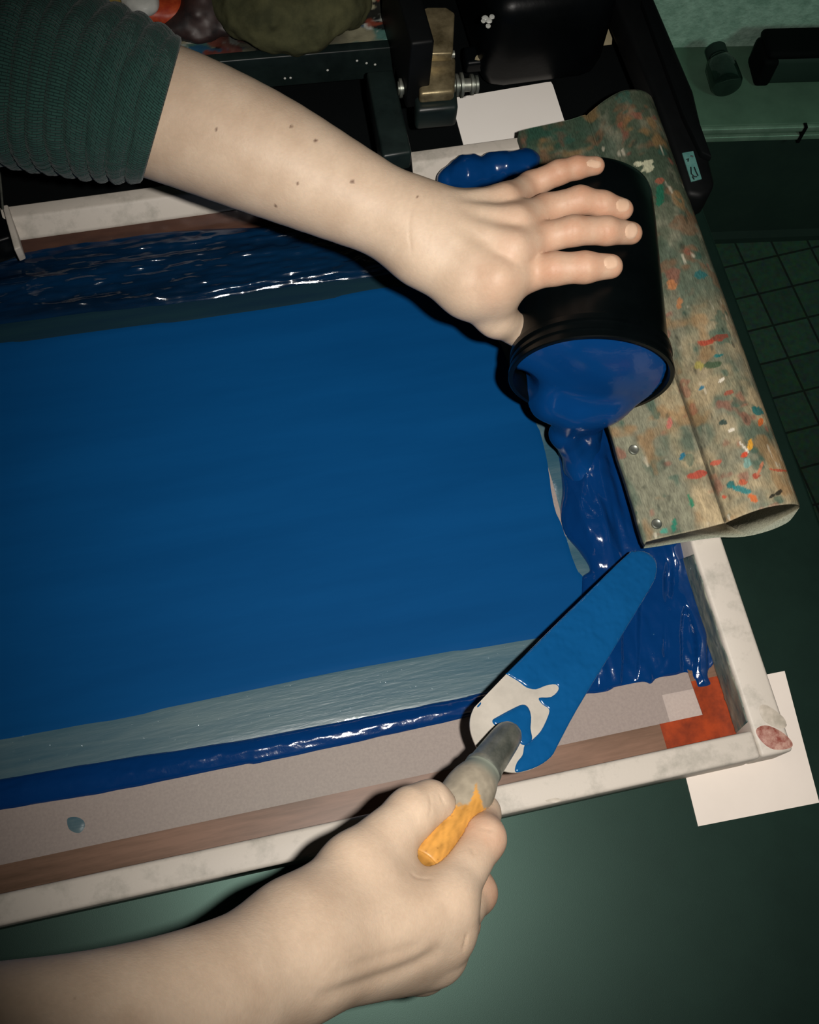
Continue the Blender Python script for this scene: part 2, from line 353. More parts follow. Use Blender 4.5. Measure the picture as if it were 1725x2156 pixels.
# ---- smooth solids: signed-distance surfaces turned into one mesh (surface nets)
def cone(p, a, b, ra, rb, n=None, s=1.0):
    a = np.asarray(a, float); b = np.asarray(b, float); ba = b - a; L = max(ba.dot(ba), 1e-12)
    h = np.clip((p - a) @ ba / L, 0, 1); v = p - a - h[:, None] * ba
    if n is not None and s != 1.0: v = v + np.asarray(n) * ((v @ np.asarray(n)) * (s - 1))[:, None]
    return np.sqrt((v * v).sum(1)) - (ra + (rb - ra) * h)
def smin(a, b, k):
    h = np.maximum(k - np.abs(a - b), 0) / k; return np.minimum(a, b) - h * h * k * 0.25
def chain(p, pts, rs, k, n=None, s=1.0):
    d = None
    for i in range(len(pts) - 1):
        e = cone(p, pts[i], pts[i + 1], rs[i], rs[i + 1], n, s); d = e if d is None else smin(d, e, k)
    return d
def sdf_mesh(fn, lo, hi, h, margin=0.006):
    lo = np.asarray(lo, float); B = 8; nb = np.ceil((np.asarray(hi) - lo) / (h * B)).astype(int); n = nb * B
    ax = [np.arange(nb[i]) for i in range(3)]
    bc = np.stack(np.meshgrid(*ax, indexing='ij'), -1).reshape(-1, 3); dc = fn(lo + (bc * B + (B - 1) / 2) * h)
    D = np.repeat(np.repeat(np.repeat(dc.reshape(nb), B, 0), B, 1), B, 2).astype(np.float32)
    act = bc[np.abs(dc) < h * B * 0.9 + margin]
    off = np.stack(np.meshgrid(*[np.arange(B)] * 3, indexing='ij'), -1).reshape(-1, 3)
    for i in range(0, len(act), 600):
        idx = (act[i:i + 600, None, :] * B + off[None]).reshape(-1, 3)
        D[idx[:, 0], idx[:, 1], idx[:, 2]] = fn(lo + idx * h)
    S = D < 0
    cnt = sum(S[a:n[0] - 1 + a, b:n[1] - 1 + b, c:n[2] - 1 + c].astype(np.int8) for a in (0, 1) for b in (0, 1) for c in (0, 1))
    cells = np.argwhere((cnt > 0) & (cnt < 8)); ids = -np.ones(cnt.shape, np.int32); ids[tuple(cells.T)] = np.arange(len(cells))
    cs = [(a, b, c) for a in (0, 1) for b in (0, 1) for c in (0, 1)]
    dv = [D[cells[:, 0] + a, cells[:, 1] + b, cells[:, 2] + c] for a, b, c in cs]
    acc = np.zeros((len(cells), 3)); num = np.zeros(len(cells))
    for i, ca in enumerate(cs):
        for j, cb_ in enumerate(cs):
            if j > i and sum(abs(x - y) for x, y in zip(ca, cb_)) == 1:
                cr_ = (dv[i] < 0) != (dv[j] < 0); t = np.where(cr_, dv[i] / np.where(cr_, dv[i] - dv[j], 1), 0)
                acc += cr_[:, None] * (np.array(ca) + t[:, None] * (np.array(cb_) - np.array(ca))); num += cr_
    V = lo + (cells + acc / num[:, None]) * h
    quads = []
    for axn in range(3):
        u, v = [(1, 2), (2, 0), (0, 1)][axn]
        sl0 = [slice(0, None)] * 3; sl1 = [slice(0, None)] * 3; sl0[axn] = slice(0, -1); sl1[axn] = slice(1, None)
        e = np.argwhere(S[tuple(sl0)] != S[tuple(sl1)])
        e = e[(e[:, u] > 0) & (e[:, v] > 0) & (e[:, u] < n[u] - 1) & (e[:, v] < n[v] - 1)]
        if not len(e): continue
        def at(du, dv_):
            k = e.copy(); k[:, u] -= du; k[:, v] -= dv_; return ids[k[:, 0], k[:, 1], k[:, 2]]
        q = np.stack((at(1, 1), at(0, 1), at(0, 0), at(1, 0)), -1)
        fl = ~S[e[:, 0], e[:, 1], e[:, 2]]; q[fl] = q[fl][:, ::-1]; quads.append(q)
    Q = np.concatenate(quads); Q = Q[(Q >= 0).all(1)]
    return V, Q
def normals_of(V, Q):
    n = np.cross(V[Q[:, 2]] - V[Q[:, 0]], V[Q[:, 3]] - V[Q[:, 1]]); N = np.zeros_like(V)
    for k in range(4):
        for c in range(3): N[:, c] += np.bincount(Q[:, k], n[:, c], len(V))
    return N / np.maximum(np.linalg.norm(N, axis=1), 1e-12)[:, None]

# ================================================================== THE ROOM
FZ = -0.75
fl = MB().box((0.5, 0.6, FZ - 0.02), (5.0, 4.4, 0.04)).build('floor', 'tiles'); struct(fl)
A0, A1 = P(1510, 509, FZ), P(1725, 501, FZ); ce = nrm(A1 - A0); cn = np.array((-ce[1], ce[0], 0))      # counter front: along ce, depth cn
fp = PP(1600, 262, A0, cn); CZ = fp[2]                                                                    # counter top height
bk = P(1600, 95, CZ); depth = (bk - A0).dot(cn)
def CT(px, py, z): return P(px, py, z)
ctr = thing('counter', 'long green counter along the back wall with a dark front and metal edge', 'counter')
mid = A0 + ce * 0.2
def cbox(s0, s1, d0, d1, z0, z1): 
    return MB().box(A0 + ce * (s0 + s1) / 2 + cn * (d0 + d1) / 2 + np.array((0, 0, (z0 + z1) / 2 - FZ)), (s1 - s0, d1 - d0, z1 - z0), (ce, cn, np.array((0, 0, 1.))))
cbox(-1.2, 1.0, 0.01, depth, FZ, CZ - 0.03).build('front_panel', 'cabinet', ctr)
cbox(-1.2, 1.0, 0.0, depth, CZ - 0.03, CZ).build('worktop', 'ledge', ctr, bevel=0.002)
tr = cbox(-1.2, 1.0, -0.006, 0.0, CZ - 0.010, CZ - 0.001).build('edge_strip', 'trim', ctr, bevel=0.001)
cbox(-1.2, 1.0, -0.006, 0.0, CZ - 0.026, CZ - 0.017).build('edge_strip', 'trim', ctr, bevel=0.001)
jx = (PP(1700, 252, A0, cn) - A0).dot(ce)
cbox(jx - 0.002, jx + 0.002, -0.008, 0.0, CZ - 0.03, CZ + 0.001).build('strip_clip', 'black_mat', ctr)
cbox(-1.2, 1.0, -0.004, 0.01, FZ, FZ + 0.012).build('plinth', 'cabinet', ctr)
struct(cbox(-2.2, 1.6, depth, depth + 0.1, FZ, 1.4).build('wall_back', 'wall'))

# ---- glass and dark case on the counter
MT['dark_glass'] = mat('dark_green_glass', lin(18, 34, 28), lin(30, 48, 40), rough=0.08, nscale=30, spec=0.7)
g0 = P(1521, 206, CZ); g1 = P(1503, 150, CZ); gr_ = 33 / F_PX * ((g0 - CAM) @ RW)[2]
gt = thing('glass_jar', 'small dark glass jar lying on the green counter left of the black case', 'jar')
gax = nrm(g1 - g0); gl = np.linalg.norm(g1 - g0); go = g0 + np.array((0, 0, gr_ + 0.0005))
MB().lathe([(0.0, 0.002), (-0.002, gr_ * 0.6), (0.0, gr_ * 0.9), (0.004, gr_), (gl * 0.7, gr_ * 0.97), (gl * 0.95, gr_ * 0.75), (gl, gr_ * 0.6), (gl + 0.004, gr_ * 0.58)], go, gax, 40).build('glass_body', 'dark_glass', gt, smooth_=True)
MB().lathe([(gl + 0.004, gr_ * 0.66), (gl + 0.018, gr_ * 0.66), (gl + 0.019, gr_ * 0.6)], go, gax, 32).build('lid', 'cabinet', gt, smooth_=True)
k0, k1 = P(1592, 182, CZ), P(1800, 176, CZ)
kc = thing('tool_case', 'black case standing on the green counter beside the drinking glass', 'case')
kd = nrm(k1 - k0); kn = np.array((-kd[1], kd[0], 0))
ktop = PP(1600, 128, k0, kn)[2]
kh = ktop - CZ
MB().box(k0 + kd * 0.11 + kn * 0.0215 + np.array((0, 0, kh / 2 + 0.0005)), (0.22, 0.043, kh), (kd, kn, np.array((0, 0, 1.)))).build('case_body', 'cabinet', kc, bevel=0.008)
MB().box(k0 + kd * 0.11 + kn * 0.0215 + np.array((0, 0, kh + 0.007)), (0.226, 0.048, 0.014), (kd, kn, np.array((0, 0, 1.)))).build('lid', 'black_mat', kc, bevel=0.008)
MB().box(k0 + kd * 0.006 + kn * 0.0205 + np.array((0, 0, kh / 2 + 0.0005)), (0.022, 0.048, kh * 0.98), (kd, kn, np.array((0, 0, 1.)))).build('corner_guard', 'black_mat', kc, bevel=0.006)

# ================================================================== THE PRINTING TABLE
TX = 0.0835
tb = thing('printing_table', 'dark green rubber topped printing table under the white screen frame', 'table')
MB().box(((TX - 1.3) / 2, 0.14, -0.015), (TX + 1.3, 1.32, 0.03)).build('table_top', 'table', tb, bevel=0.003)
for sx in (-1.2, TX - 0.06):
    for sy in (-0.45, 0.74): MB().box((sx, sy, (FZ - 0.03) / 2), (0.05, 0.05, -FZ - 0.03)).build('leg', 'dark_steel', tb)
bmat_ = MB().box((-0.56, 0.636, 0.0015), (1.28, 0.325, 0.003)).build('rubber_mat', 'black_mat', None, bevel=0.001)
tag(bmat_, 'black rubber mat on the table behind the screen frame', 'mat')
pp = MB().prism([P(1445, 1640, 0.0002), P(1470, 1740, 0.0002), P(1725, 1690, 0.0002), P(1652, 1413, 0.0002), np.array((-0.058, 0.052, 0.0002))], (0, 0, 0.0005)).build('registration_paper', 'paper')
tag(pp, 'white sheet of paper under the bottom right corner of the frame', 'paper')
cd = MB().prism(spline([P(950, 213, 0.0032), P(956, 208, 0.0032), P(1150, 175, 0.0032), P(1160, 174, 0.0032), P(1164, 181, 0.0032), P(1192, 268, 0.0032), P(1196, 330, 0.0032), P(985, 340, 0.0032)], 1), (0, 0, 0.001)).build('paper_card', 'card')
tag(cd, 'white paper card on the black mat behind the frame beside the hinge', 'paper')

# ================================================================== THE SCREEN
scr = thing('screen_frame', 'white screen printing frame with pink mesh covered in blue ink', 'screen frame')
LX = -0.80
MB().prism([(-0.0205, 0, 0), (0, 0, 0), (0, 0, 0.03), (-0.0205, 0, 0.03)], (0, 0.465, 0)).build('rail', 'frame', scr, bevel=0.0022)
MB().prism([(LX, 0, 0), (LX, 0.0165, 0), (LX, 0.0165, 0.03), (LX, 0, 0.03)], (-LX - 0.0205, 0, 0)).build('rail', 'frame', scr, bevel=0.0022)
MB().prism([(LX, 0.445, 0), (LX, 0.445, 0.019), (LX, 0.4535, 0.0285), (LX, 0.455, 0.030), (LX, 0.465, 0.03), (LX, 0.465, 0)], (-LX - 0.0205, 0, 0)).build('rail', 'frame', scr, bevel=0.0012)
MB().prism([(LX - 0.02, 0, 0), (LX, 0, 0), (LX, 0, 0.03), (LX - 0.02, 0, 0.03)], (0, 0.465, 0)).build('rail', 'frame', scr, bevel=0.002)
MZ = 0.003
MB().add([(LX, 0.0165, MZ), (-0.0205, 0.0165, MZ), (-0.0205, 0.445, MZ), (LX, 0.445, MZ)], [(0, 1, 2, 3)]).build('mesh_screen', 'mesh', scr)
MB().box(((LX - 0.0660) / 2, 0.0255, MZ + 0.0009), (-LX - 0.0660, 0.0178, 0.0004)).build('tape', 'tape', scr)
ot = MB().prism([(-0.0660, 0.0167, MZ + 0.0007), (-0.0206, 0.0167, MZ + 0.0007), (-0.0206, 0.056, MZ + 0.0007), (-0.0385, 0.056, MZ + 0.0007), (-0.0375, 0.0345, MZ + 0.0007), (-0.0660, 0.0345, MZ + 0.0007)], (0, 0, 0.0004)).build('tape', 'tape_orange', scr)
ot['label'] = 'red orange tape in the corner'
MB().box((-0.0296, 0.2505, MZ + 0.0009), (0.0178, 0.389, 0.0004)).build('tape', 'tape', scr)
MB().prism([(LX, 0.4449, 0.0175), (LX, 0.4445, 0.0178), (LX, 0.4415, 0.005), (LX, 0.4200, 0.0040), (LX, 0.4200, 0.0036), (LX, 0.4445, 0.0036)], (-LX - 0.022, 0, 0)).build('tape', 'tape_dark', scr)
# worn and stained patches on the front right corner
def blob_patch(name, px, z, m, parent, h=0.0006, seed=1):
    poly = spline(PXY(px, z), 4)
    return field(name, poly, z, lambda q, d: h * smooth(0, 0.002, d) * (0.6 + 0.8 * vnoise(v3(q), 500, seed)), 0.0008, m, parent)
blob_patch('ink_stain', [(1592, 1538), (1612, 1527), (1645, 1540), (1668, 1562), (1664, 1575), (1630, 1578), (1605, 1562)], 0.0301, 'stain', scr)
MT['stain_pale'] = mat('pale_scuff', lin(168, 160, 146), lin(196, 186, 172), rough=0.5, nscale=150)
blob_patch('scuff', [(1602, 1485), (1618, 1486), (1650, 1510), (1656, 1530), (1640, 1533), (1612, 1520), (1600, 1500)], 0.0301, 'stain_pale', scr, 0.0004, 5)
blob_patch('ink_stain', [(1148, 1686), (1170, 1680), (1183, 1684), (1168, 1690)], 0.0301, 'stain_pale', scr, 0.0003, 8)
# grey and teal ink dragged along the inside of the right rail
MT['rail_ink'] = mat('teal_grey_ink', lin(60, 86, 86), lin(138, 138, 122), rough=0.5, nscale=120, stretch=(1, 0.3, 1))
def rail_h(q, d): return 0.0006 + 0.0005 * vnoise(v3(q), 300, 4)
rp = np.array([(0.13 - 0.006 * i + 0.0, 0.0295 - 0.003 * vnoise(np.array([[i * 0.7, 0, 0]]), 1, 3)[0]) for i in range(19)])
poly = np.vstack((rp, [(0.0195, 0.004), (0.135, 0.004)]))
field('dried_ink', poly, 0.0, lambda q, d: 0.0004 + 0.0004 * vnoise(v3(q), 300, 4), 0.001, 'rail_ink', scr, frame=(np.array((-0.0206, 0, 0)), np.array((0, 1., 0)), np.array((0, 0, 1.)), np.array((-1., 0, 0))))

# ================================================================== INK ON THE MESH
def film(name, pts, z, h, m, label, cat='ink', res=0.0025, rag=0.0, seed=1, n=6, edge=0.0015, hf=None, parent=None):
    poly = spline(PXY(pts, MZ), n)
    if rag:
        q = v3(poly); poly = poly + rag * (np.column_stack((fbm(q, 220, 3, seed), fbm(q, 220, 3, seed + 5))) - 0.5) * 2
    o = field(name, poly, z, hf or (lambda q, d: h * smooth(0, edge, d)), res, m, parent)
    if label: tag(o, label, cat)
    return o
film('ink_film', [(-120, 742), (0, 722), (300, 684), (600, 643), (850, 602), (980, 640), (1050, 720), (1085, 810), (1128, 885), (1150, 960), (1165, 1060), (1185, 1110), (1212, 1190), (1235, 1240), (1200, 1330), (1090, 1352), (700, 1418), (300, 1506), (0, 1560), (-120, 1580)],
     MZ + 0.0004, 0.0006, 'ink_dry', 'flat matt blue ink film printed across the middle of the mesh', res=0.003, rag=0.0006)
film('ink_smear', [(-120, 1572), (0, 1548), (300, 1494), (700, 1408), (1090, 1344), (1200, 1330), (1220, 1420), (985, 1474), (600, 1545), (300, 1598), (0, 1650), (-120, 1672)],
     MZ + 0.0002, 0.0004, 'smear', 'pale speckled blue grey smear between the ink film and the glossy ink line', res=0.003)
film('ink_smear', [(-120, 700), (0, 680), (300, 640), (600, 600), (850, 560), (1000, 600), (1050, 700), (980, 660), (850, 612), (600, 653), (300, 694), (0, 732), (-120, 752)],
     MZ + 0.0002, 0.0005, 'smear_dark', 'dark green blue smear between the ink film and the wet ink at the back', res=0.003)
film('ink_smear', [(1105, 850), (1160, 905), (1190, 1010), (1195, 1090), (1215, 1150), (1250, 1210), (1240, 1250), (1205, 1250), (1190, 1120), (1150, 970)],
     MZ + 0.0002, 0.0003, 'smear', 'narrow grey smear between the ink film and the poured ink', res=0.002)
def bar_h(q, d):
    p = v3(q); return 0.0032 * np.sqrt(np.clip(d / 0.008, 0, 1)) * (0.85 + 0.3 * fbm(p * np.array((0.25, 1, 1)), 90, 3, 7)) + 0.0005 * (vnoise(p * np.array((0.4, 1.2, 1)), 420, 3) - 0.5) * smooth(0, 0.004, d)
film('ink_line', [(-120, 1666), (0, 1640), (250, 1598), (500, 1560), (800, 1503), (985, 1466), (1090, 1440), (1200, 1420), (1290, 1395), (1290, 1450), (1200, 1464), (1090, 1484), (985, 1510), (800, 1552), (560, 1604), (500, 1612), (250, 1664), (0, 1706), (-120, 1730)],
     MZ + 0.0003, 0, 'ink', 'long glossy blue ink line along the front edge of the mesh', res=0.0012, hf=bar_h, rag=0.0005)
def pool_h(q, d):
    p = v3(q); r = fbm(p * np.array((0.14, 1, 1)), 190, 3, 11)
    return smooth(0, 0.006, d) * (0.0018 + 0.0040 * r + 0.0016 * (vnoise(p * np.array((0.35, 1, 1)), 330, 5) - 0.5))
film('ink_pool', [(-120, 560), (0, 534), (180, 505), (300, 489), (450, 478), (620, 472), (760, 480), (900, 520), (960, 560), (900, 570), (760, 588), (600, 608), (420, 636), (200, 660), (0, 684), (-120, 704)],
     MZ + 0.0005, 0, 'ink_dark', 'dark rippled pool of wet blue ink along the back of the mesh', res=0.0012, hf=pool_h, rag=0.001, seed=9)
blob_patch('dried_spot', [(142, 1724), (160, 1720), (176, 1728), (178, 1742), (166, 1754), (146, 1746)], MZ + 0.0002, 'smear', scr, 0.0003, 3)

# ================================================================== SQUEEGEE
SL, SR, SB, ST = -0.0525, 0.0462, 0.1405, 0.4625
sq = thing('squeegee', 'large paint splattered wooden squeegee lying across the right frame rail', 'squeegee')
def sq_prof(seam0, seam1, n=60):
    pass
up = [(-0.0525, 0.0385), (-0.046, 0.0405), (-0.030, 0.0425), (-0.015, 0.0445), (-0.0045, 0.0475), (-0.0022, 0.0465), (0.0, 0.0495), (0.008, 0.0540), (0.018, 0.0570), (0.028, 0.0570), (0.036, 0.0545), (0.042, 0.0500), (0.0462, 0.0440)]
dn = [(0.0462, 0.0440), (0.044, 0.0385), (0.038, 0.0350), (0.028, 0.0325), (0.014, 0.0308), (0.0, 0.0305), (-0.026, 0.0308), (-0.0525, 0.0310)]
up = [(a, b + 0.007 * float(smooth(-0.004, 0.016, np.array(a)))) for a, b in up]; dn[0] = up[-1]
upc = spline(up, 12, False); dnc = spline(dn, 4, False)
ring = np.vstack((upc, dnc[1:])); nr = len(ring)
ys = np.linspace(SB, ST, 500); V = []; 
for i, y in enumerate(ys):
    e = min(i, len(ys) - 1 - i); r = ring.copy()
    if e < 3: r = r + (np.array((r[:, 0].mean(), 0.0415)) - r) * np.array((0.008, 0.05)) * (3 - e) / 3
    if i == 0 or i == len(ys) - 1: ysh = (np.interp(ring[:, 0], upc[:, 0], upc[:, 1]) - ring[:, 1]) * (-0.20 if i == 0 else 0.0)
    else: ysh = 0
    xo = 0.0012 * (vnoise(np.array([[y, 0, 0]]), 60, 2)[0] - 0.5)
    xl = r[:, 0] + xo * (r[:, 0] < -0.04)
    tw = (y - SB) / (ST - SB)
    zz = r[:, 1] + tw * 0.004 * (r[:, 0] > 0) * np.clip(r[:, 0] / 0.02, 0, 1)
    V.append(np.column_stack((xl, np.full(nr, y) + ysh, zz)))
V = np.concatenate(V); ny_ = len(ys)
I = np.arange(ny_ * nr).reshape(ny_, nr); J = np.roll(I, -1, 1)
Q = np.stack((I[:-1], J[:-1], J[1:], I[1:]), -1).reshape(-1, 4)
me = mesh_np('board', V, [tuple(q) for q in Q.tolist()] + [tuple(I[0].tolist()), tuple(I[-1].tolist()[::-1])])
px = proj(V)
base = np.array(s2l((132, 132, 112))); g2 = np.array(s2l((96, 108, 92))); tan_ = np.array(s2l((178, 160, 126)))
st = V * np.array((1, 0.35, 1)); n1 = fbm(st, 90, 5, 1)[:, None]; n2 = fbm(V, 40, 4, 2)[:, None]; n3 = fbm(st, 420, 3, 3)[:, None]
col = base + (g2 - base) * smooth(0.42, 0.58, n1)
right = smooth(-0.022, -0.012, V[:, 0])[:, None] * smooth(0.33, 0.2, V[:, 1])[:, None]
col = col + (tan_ - col) * right * smooth(0.35, 0.6, n2)
col = col * (0.6 + 0.7 * n3)
def stain(mask, c, a=0.85):
    global col
    mk = np.clip(mask, 0, 1) * a; mk = mk[:, None] if mk.ndim == 1 else mk
    col = col * (1 - mk) + np.array(s2l(c)) * mk
gn = smooth(0.40, 0.47, V[:, 1]) * smooth(0.01, -0.03, V[:, 0]); stain(gn * smooth(0.25, 0.5, fbm(V, 60, 3, 9)), (34, 80, 66), 0.9)
stain(smooth(0.27, 0.38, V[:, 1]) * smooth(0.30, 0.60, fbm(V, 70, 4, 21)), (58, 74, 58), 0.85)
stain(smooth(0.58, 0.70, fbm(V, 75, 3, 31)) * smooth(0.2, 0.34, V[:, 1]), (128, 88, 62), 0.55)
stain(smooth(0.6, 0.72, fbm(V, 60, 3, 41)), (160, 118, 72), 0.5)
stain(smooth(0.68, 0.76, fbm(V, 80, 3, 51)), (150, 80, 66), 0.5)
stain(smooth(0.68, 0.75, fbm(V, 90, 3, 61)), (50, 92, 80), 0.6)
stain(smooth(0.80, 0.86, fbm(st, 240, 2, 71)), (206, 198, 176), 0.6)
stain(smooth(0.70, 0.80, fbm(st, 260, 3, 81)), (44, 52, 44), 0.6)
stain(gn * smooth(0.3, 0.5, fbm(V, 60, 3, 9)), (40, 78, 64), 0.8)
wob = (fbm(V, 350, 3, 91) - 0.5)
def dab(cx_, cy_, rx, ry, ang, c, a=0.9):
    ca, sa = math.cos(math.radians(ang)), math.sin(math.radians(ang)); dx, dy = px[:, 0] - cx_, px[:, 1] - cy_
    e = np.sqrt(((dx * ca + dy * sa) / rx) ** 2 + ((-dx * sa + dy * ca) / ry) ** 2) + wob * 1.3
    stain(smooth(1.05, 0.85, e) * (V[:, 2] > 0.037), c, a)
TEAL, RED, ORG, BLUE, GRN, YEL, DRK, WHT = (22, 110, 110), (164, 66, 48), (206, 104, 48), (24, 112, 140), (62, 86, 62), (222, 160, 50), (20, 26, 24), (226, 218, 200)
for a in [(1475, 578, 12, 9, 0, (44, 104, 104)), (1512, 712, 24, 7, -15, (132, 70, 56)), (1490, 722, 20, 7, -10, RED), (1500, 768, 17, 9, -12, GRN), (1472, 770, 9, 9, 0, (160, 150, 80)), (1515, 748, 10, 4, -10, TEAL),
          (1476, 818, 7, 4, -40, BLUE), (1536, 826, 12, 5, -20, (152, 80, 62)), (1596, 865, 13, 9, 30, TEAL), (1602, 888, 6, 10, 10, ORG), (1522, 890, 9, 7, 0, (40, 70, 66)), (1437, 960, 6, 9, 30, BLUE),
          (1580, 935, 6, 15, 5, YEL), (1568, 957, 9, 5, -30, (212, 70, 38)), (1574, 975, 9, 9, 0, (120, 160, 150)), (1592, 1003, 11, 7, 0, RED), (1565, 1015, 10, 6, 0, (190, 90, 60)), (1541, 1022, 9, 9, 0, TEAL), (1560, 1030, 26, 6, 15, (34, 128, 130)), (1586, 1048, 10, 8, 60, ORG),
          (1470, 998, 22, 9, -15, (176, 72, 56)), (1506, 975, 14, 6, -20, (196, 96, 76)), (1525, 1046, 6, 5, 0, (196, 84, 62)), (1455, 1055, 5, 14, -20, (30, 124, 92)), (1420, 1105, 5, 14, 0, (30, 124, 100)), (1398, 1118, 8, 6, 0, (70, 150, 130)),
          (1410, 890, 6, 14, 0, (190, 110, 100)), (1640, 1037, 10, 5, -30, DRK), (1625, 1045, 9, 4, -30, DRK), (1520, 800, 7, 3, -40, WHT), (1570, 945, 18, 2.5, 50, WHT), (1390, 410, 10, 22, 0, (28, 100, 76)), (1365, 350, 14, 14, 0, (190, 190, 160)), (1345, 345, 10, 6, 0, (200, 200, 170)), (1388, 380, 10, 8, 0, (150, 90, 70)),
          (1640, 990, 16, 3, 5, (190, 90, 66)), (1430, 640, 8, 14, 0, (176, 120, 78)), (1415, 600, 10, 14, 0, (186, 124, 80)), (1540, 905, 8, 4, -20, WHT), (1600, 990, 4, 18, 20, (190, 120, 90))]:
    dab(*a)
# dark seam between the thin blade board and the rounded grip
seam = np.exp(-((V[:, 0] + 0.0022) / 0.0011) ** 2) * smooth(0.262, 0.235, V[:, 1]) * (0.45 + 0.6 * vnoise(V, 120, 7)); stain(seam, (24, 26, 22), 0.95)
stain((V[:, 1] < SB - 0.0002) * 1.0, (150, 160, 146), 0.8); rim = (np.abs(V[:, 1] - SB) < 0.0012); stain(rim * 0.5, (190, 178, 150), 0.6)  # end face coloured pale to look lit; paler rim along its edge
set_col(me, col); link('board', me, 'wood', sq)
for (x, y) in ((1335, 947), (1383, 1103)):
    p = P(x, y, 0.0415)
    MB().lathe([(0, 0.0034), (0.0012, 0.0033), (0.0016, 0.0028), (0.0011, 0.0022), (0.0010, 0.0003)], p - np.array((0, 0, 0.0006)), (0.03, 0, 1), 24).build('screw', 'steel', sq, smooth_=True)

# ================================================================== INK CAN AND THE POUR
MOUTH, BASE = P(1244, 797, 0.100), P(1237, 408, 0.1005)
AX = nrm(MOUTH - BASE); CL = np.linalg.norm(MOUTH - BASE); RB, RM = 0.0415, 0.0468
UPV = nrm(np.array((0, 0, 1.)) - AX * AX[2]); SD = nrm(np.cross(UPV, -AX))                # SD points to the right of the picture
if SD[0] < 0: SD = -SD
can = thing('ink_can', 'black plastic ink can tipped on its side and held under the upper hand', 'can')
RB = 0.0408
prof = [(0.0, 0.002), (0.0, RB - 0.008), (0.001, RB - 0.004), (0.004, RB - 0.001), (0.008, RB)]
prof += [(CL * t, RB + (RM - RB) * t) for t in (0.2, 0.4, 0.6, 0.8, 0.86)]
prof += [(CL - 0.0165, RM - 0.0004), (CL - 0.0160, RM + 0.0010), (CL - 0.0125, RM + 0.0014), (CL - 0.0120, RM - 0.0006), (CL - 0.0095, RM - 0.0006), (CL - 0.0090, RM + 0.0012), (CL - 0.0068, RM + 0.0013), (CL - 0.0062, RM - 0.0002),
         (CL - 0.0045, RM - 0.0002), (CL - 0.0035, RM + 0.0020), (CL - 0.0006, RM + 0.0022), (CL, RM + 0.0016), (CL, RM - 0.0006), (CL - 0.002, RM - 0.0014), (CL * 0.2, RB - 0.002), (0.004, RB - 0.004), (0.003, 0.002)]
MB().lathe(prof, BASE, AX, 96).build('can_body', 'can', can, smooth_=True)
pour = thing('poured_ink', 'thick blue ink pouring from the black can onto the mesh', 'ink')
LIP = MOUTH - UPV * (RM - 0.002)
def vis(px_, py_, z): return P(px_, py_, z)
land = P(1222, 988, MZ + 0.004)
def ink_sdf(p):
    q = p - MOUTH; s = q @ AX; u = q @ UPV; v = q @ SD; r = np.sqrt(u * u + v * v)
    cyl = np.maximum(r - (RM - 0.0020 - np.maximum(-s, 0) * 0.08), np.abs(s + 0.012) - 0.022)
    surf = -0.0045 - 0.17 * u + 0.007 * (1 - (r / RM) ** 2) - 0.02 * np.exp(-((u + 0.024) / 0.014) ** 2 - ((v + 0.040) / 0.010) ** 2)
    blob = np.maximum(cyl, (s - surf) * 0.95)
    lip = cone(p, MOUTH - UPV * 0.033 + AX * 0.001 - SD * 0.016, MOUTH - UPV * 0.036 + AX * 0.001 + SD * 0.016, 0.0115, 0.0095)
    d = smin(blob, lip, 0.016)
    s1 = cone(p, MOUTH - UPV * 0.040 + AX * 0.003 - SD * 0.002, MOUTH - UPV * 0.062 + AX * 0.007 - SD * 0.004, 0.0110, 0.0085)
    s2 = cone(p, MOUTH - UPV * 0.062 + AX * 0.007 - SD * 0.004, land, 0.0085, 0.0070)
    s3 = cone(p, land, land + np.array((0.004, -0.03, 0.001)), 0.009, 0.006)
    s4 = cone(p, MOUTH - UPV * 0.042 + AX * 0.002 + SD * 0.010, land + np.array((0.010, 0.012, 0.0)), 0.008, 0.007)
    d = smin(d, s1, 0.010); d = smin(d, s2, 0.006); d = smin(d, s4, 0.008); d = smin(d, s3, 0.012)
    return np.maximum(d, (MZ + 0.0008) - p[:, 2])
cs_ = np.array([MOUTH, land])
V, Q = sdf_mesh(ink_sdf, cs_.min(0) - np.array((0.06, 0.05, 0.006)), cs_.max(0) + np.array((0.06, 0.05, 0.055)), 0.0011)
link('pouring_ink', mesh_np('pouring_ink', V, Q), 'ink_smooth', pour)
def rib_h(q, d):
    p = v3(q); pxy = proj(np.column_stack((q, np.full(len(q), MZ))))
    x, y = pxy[:, 0], pxy[:, 1]
    thick = smooth(1225, 1150, y) + 0.55 * smooth(1330, 1420, x - (y - 1200) * 0.25) * smooth(1460, 1380, y) + 0.35
    e = np.sqrt(np.clip(d / 0.011, 0, 1))
    rid = fbm(p * np.array((1, 0.22, 1)), 120, 3, 5)
    grooves = smooth(0.52, 0.60, fbm(p @ np.array(((0.97, 0.26, 0), (-0.26, 0.97, 0), (0, 0, 1))) * np.array((1, 0.14, 1)), 110, 2, 15)) * smooth(1180, 1230, y)
    fine = vnoise(p * np.array((1, 0.5, 1)), 260, 6) - 0.5
    mound = 0.008 * np.exp(-(((x - 1240) / 45) ** 2 + ((y - 1020) / 90) ** 2)) + 0.006 * np.exp(-(((x - 1250) / 40) ** 2 + ((y - 1130) / 60) ** 2))
    return e * (0.0022 + 0.0036 * thick * (0.5 + rid) + mound) * (1 - 0.7 * grooves) + 0.0010 * fine * smooth(0, 0.005, d)
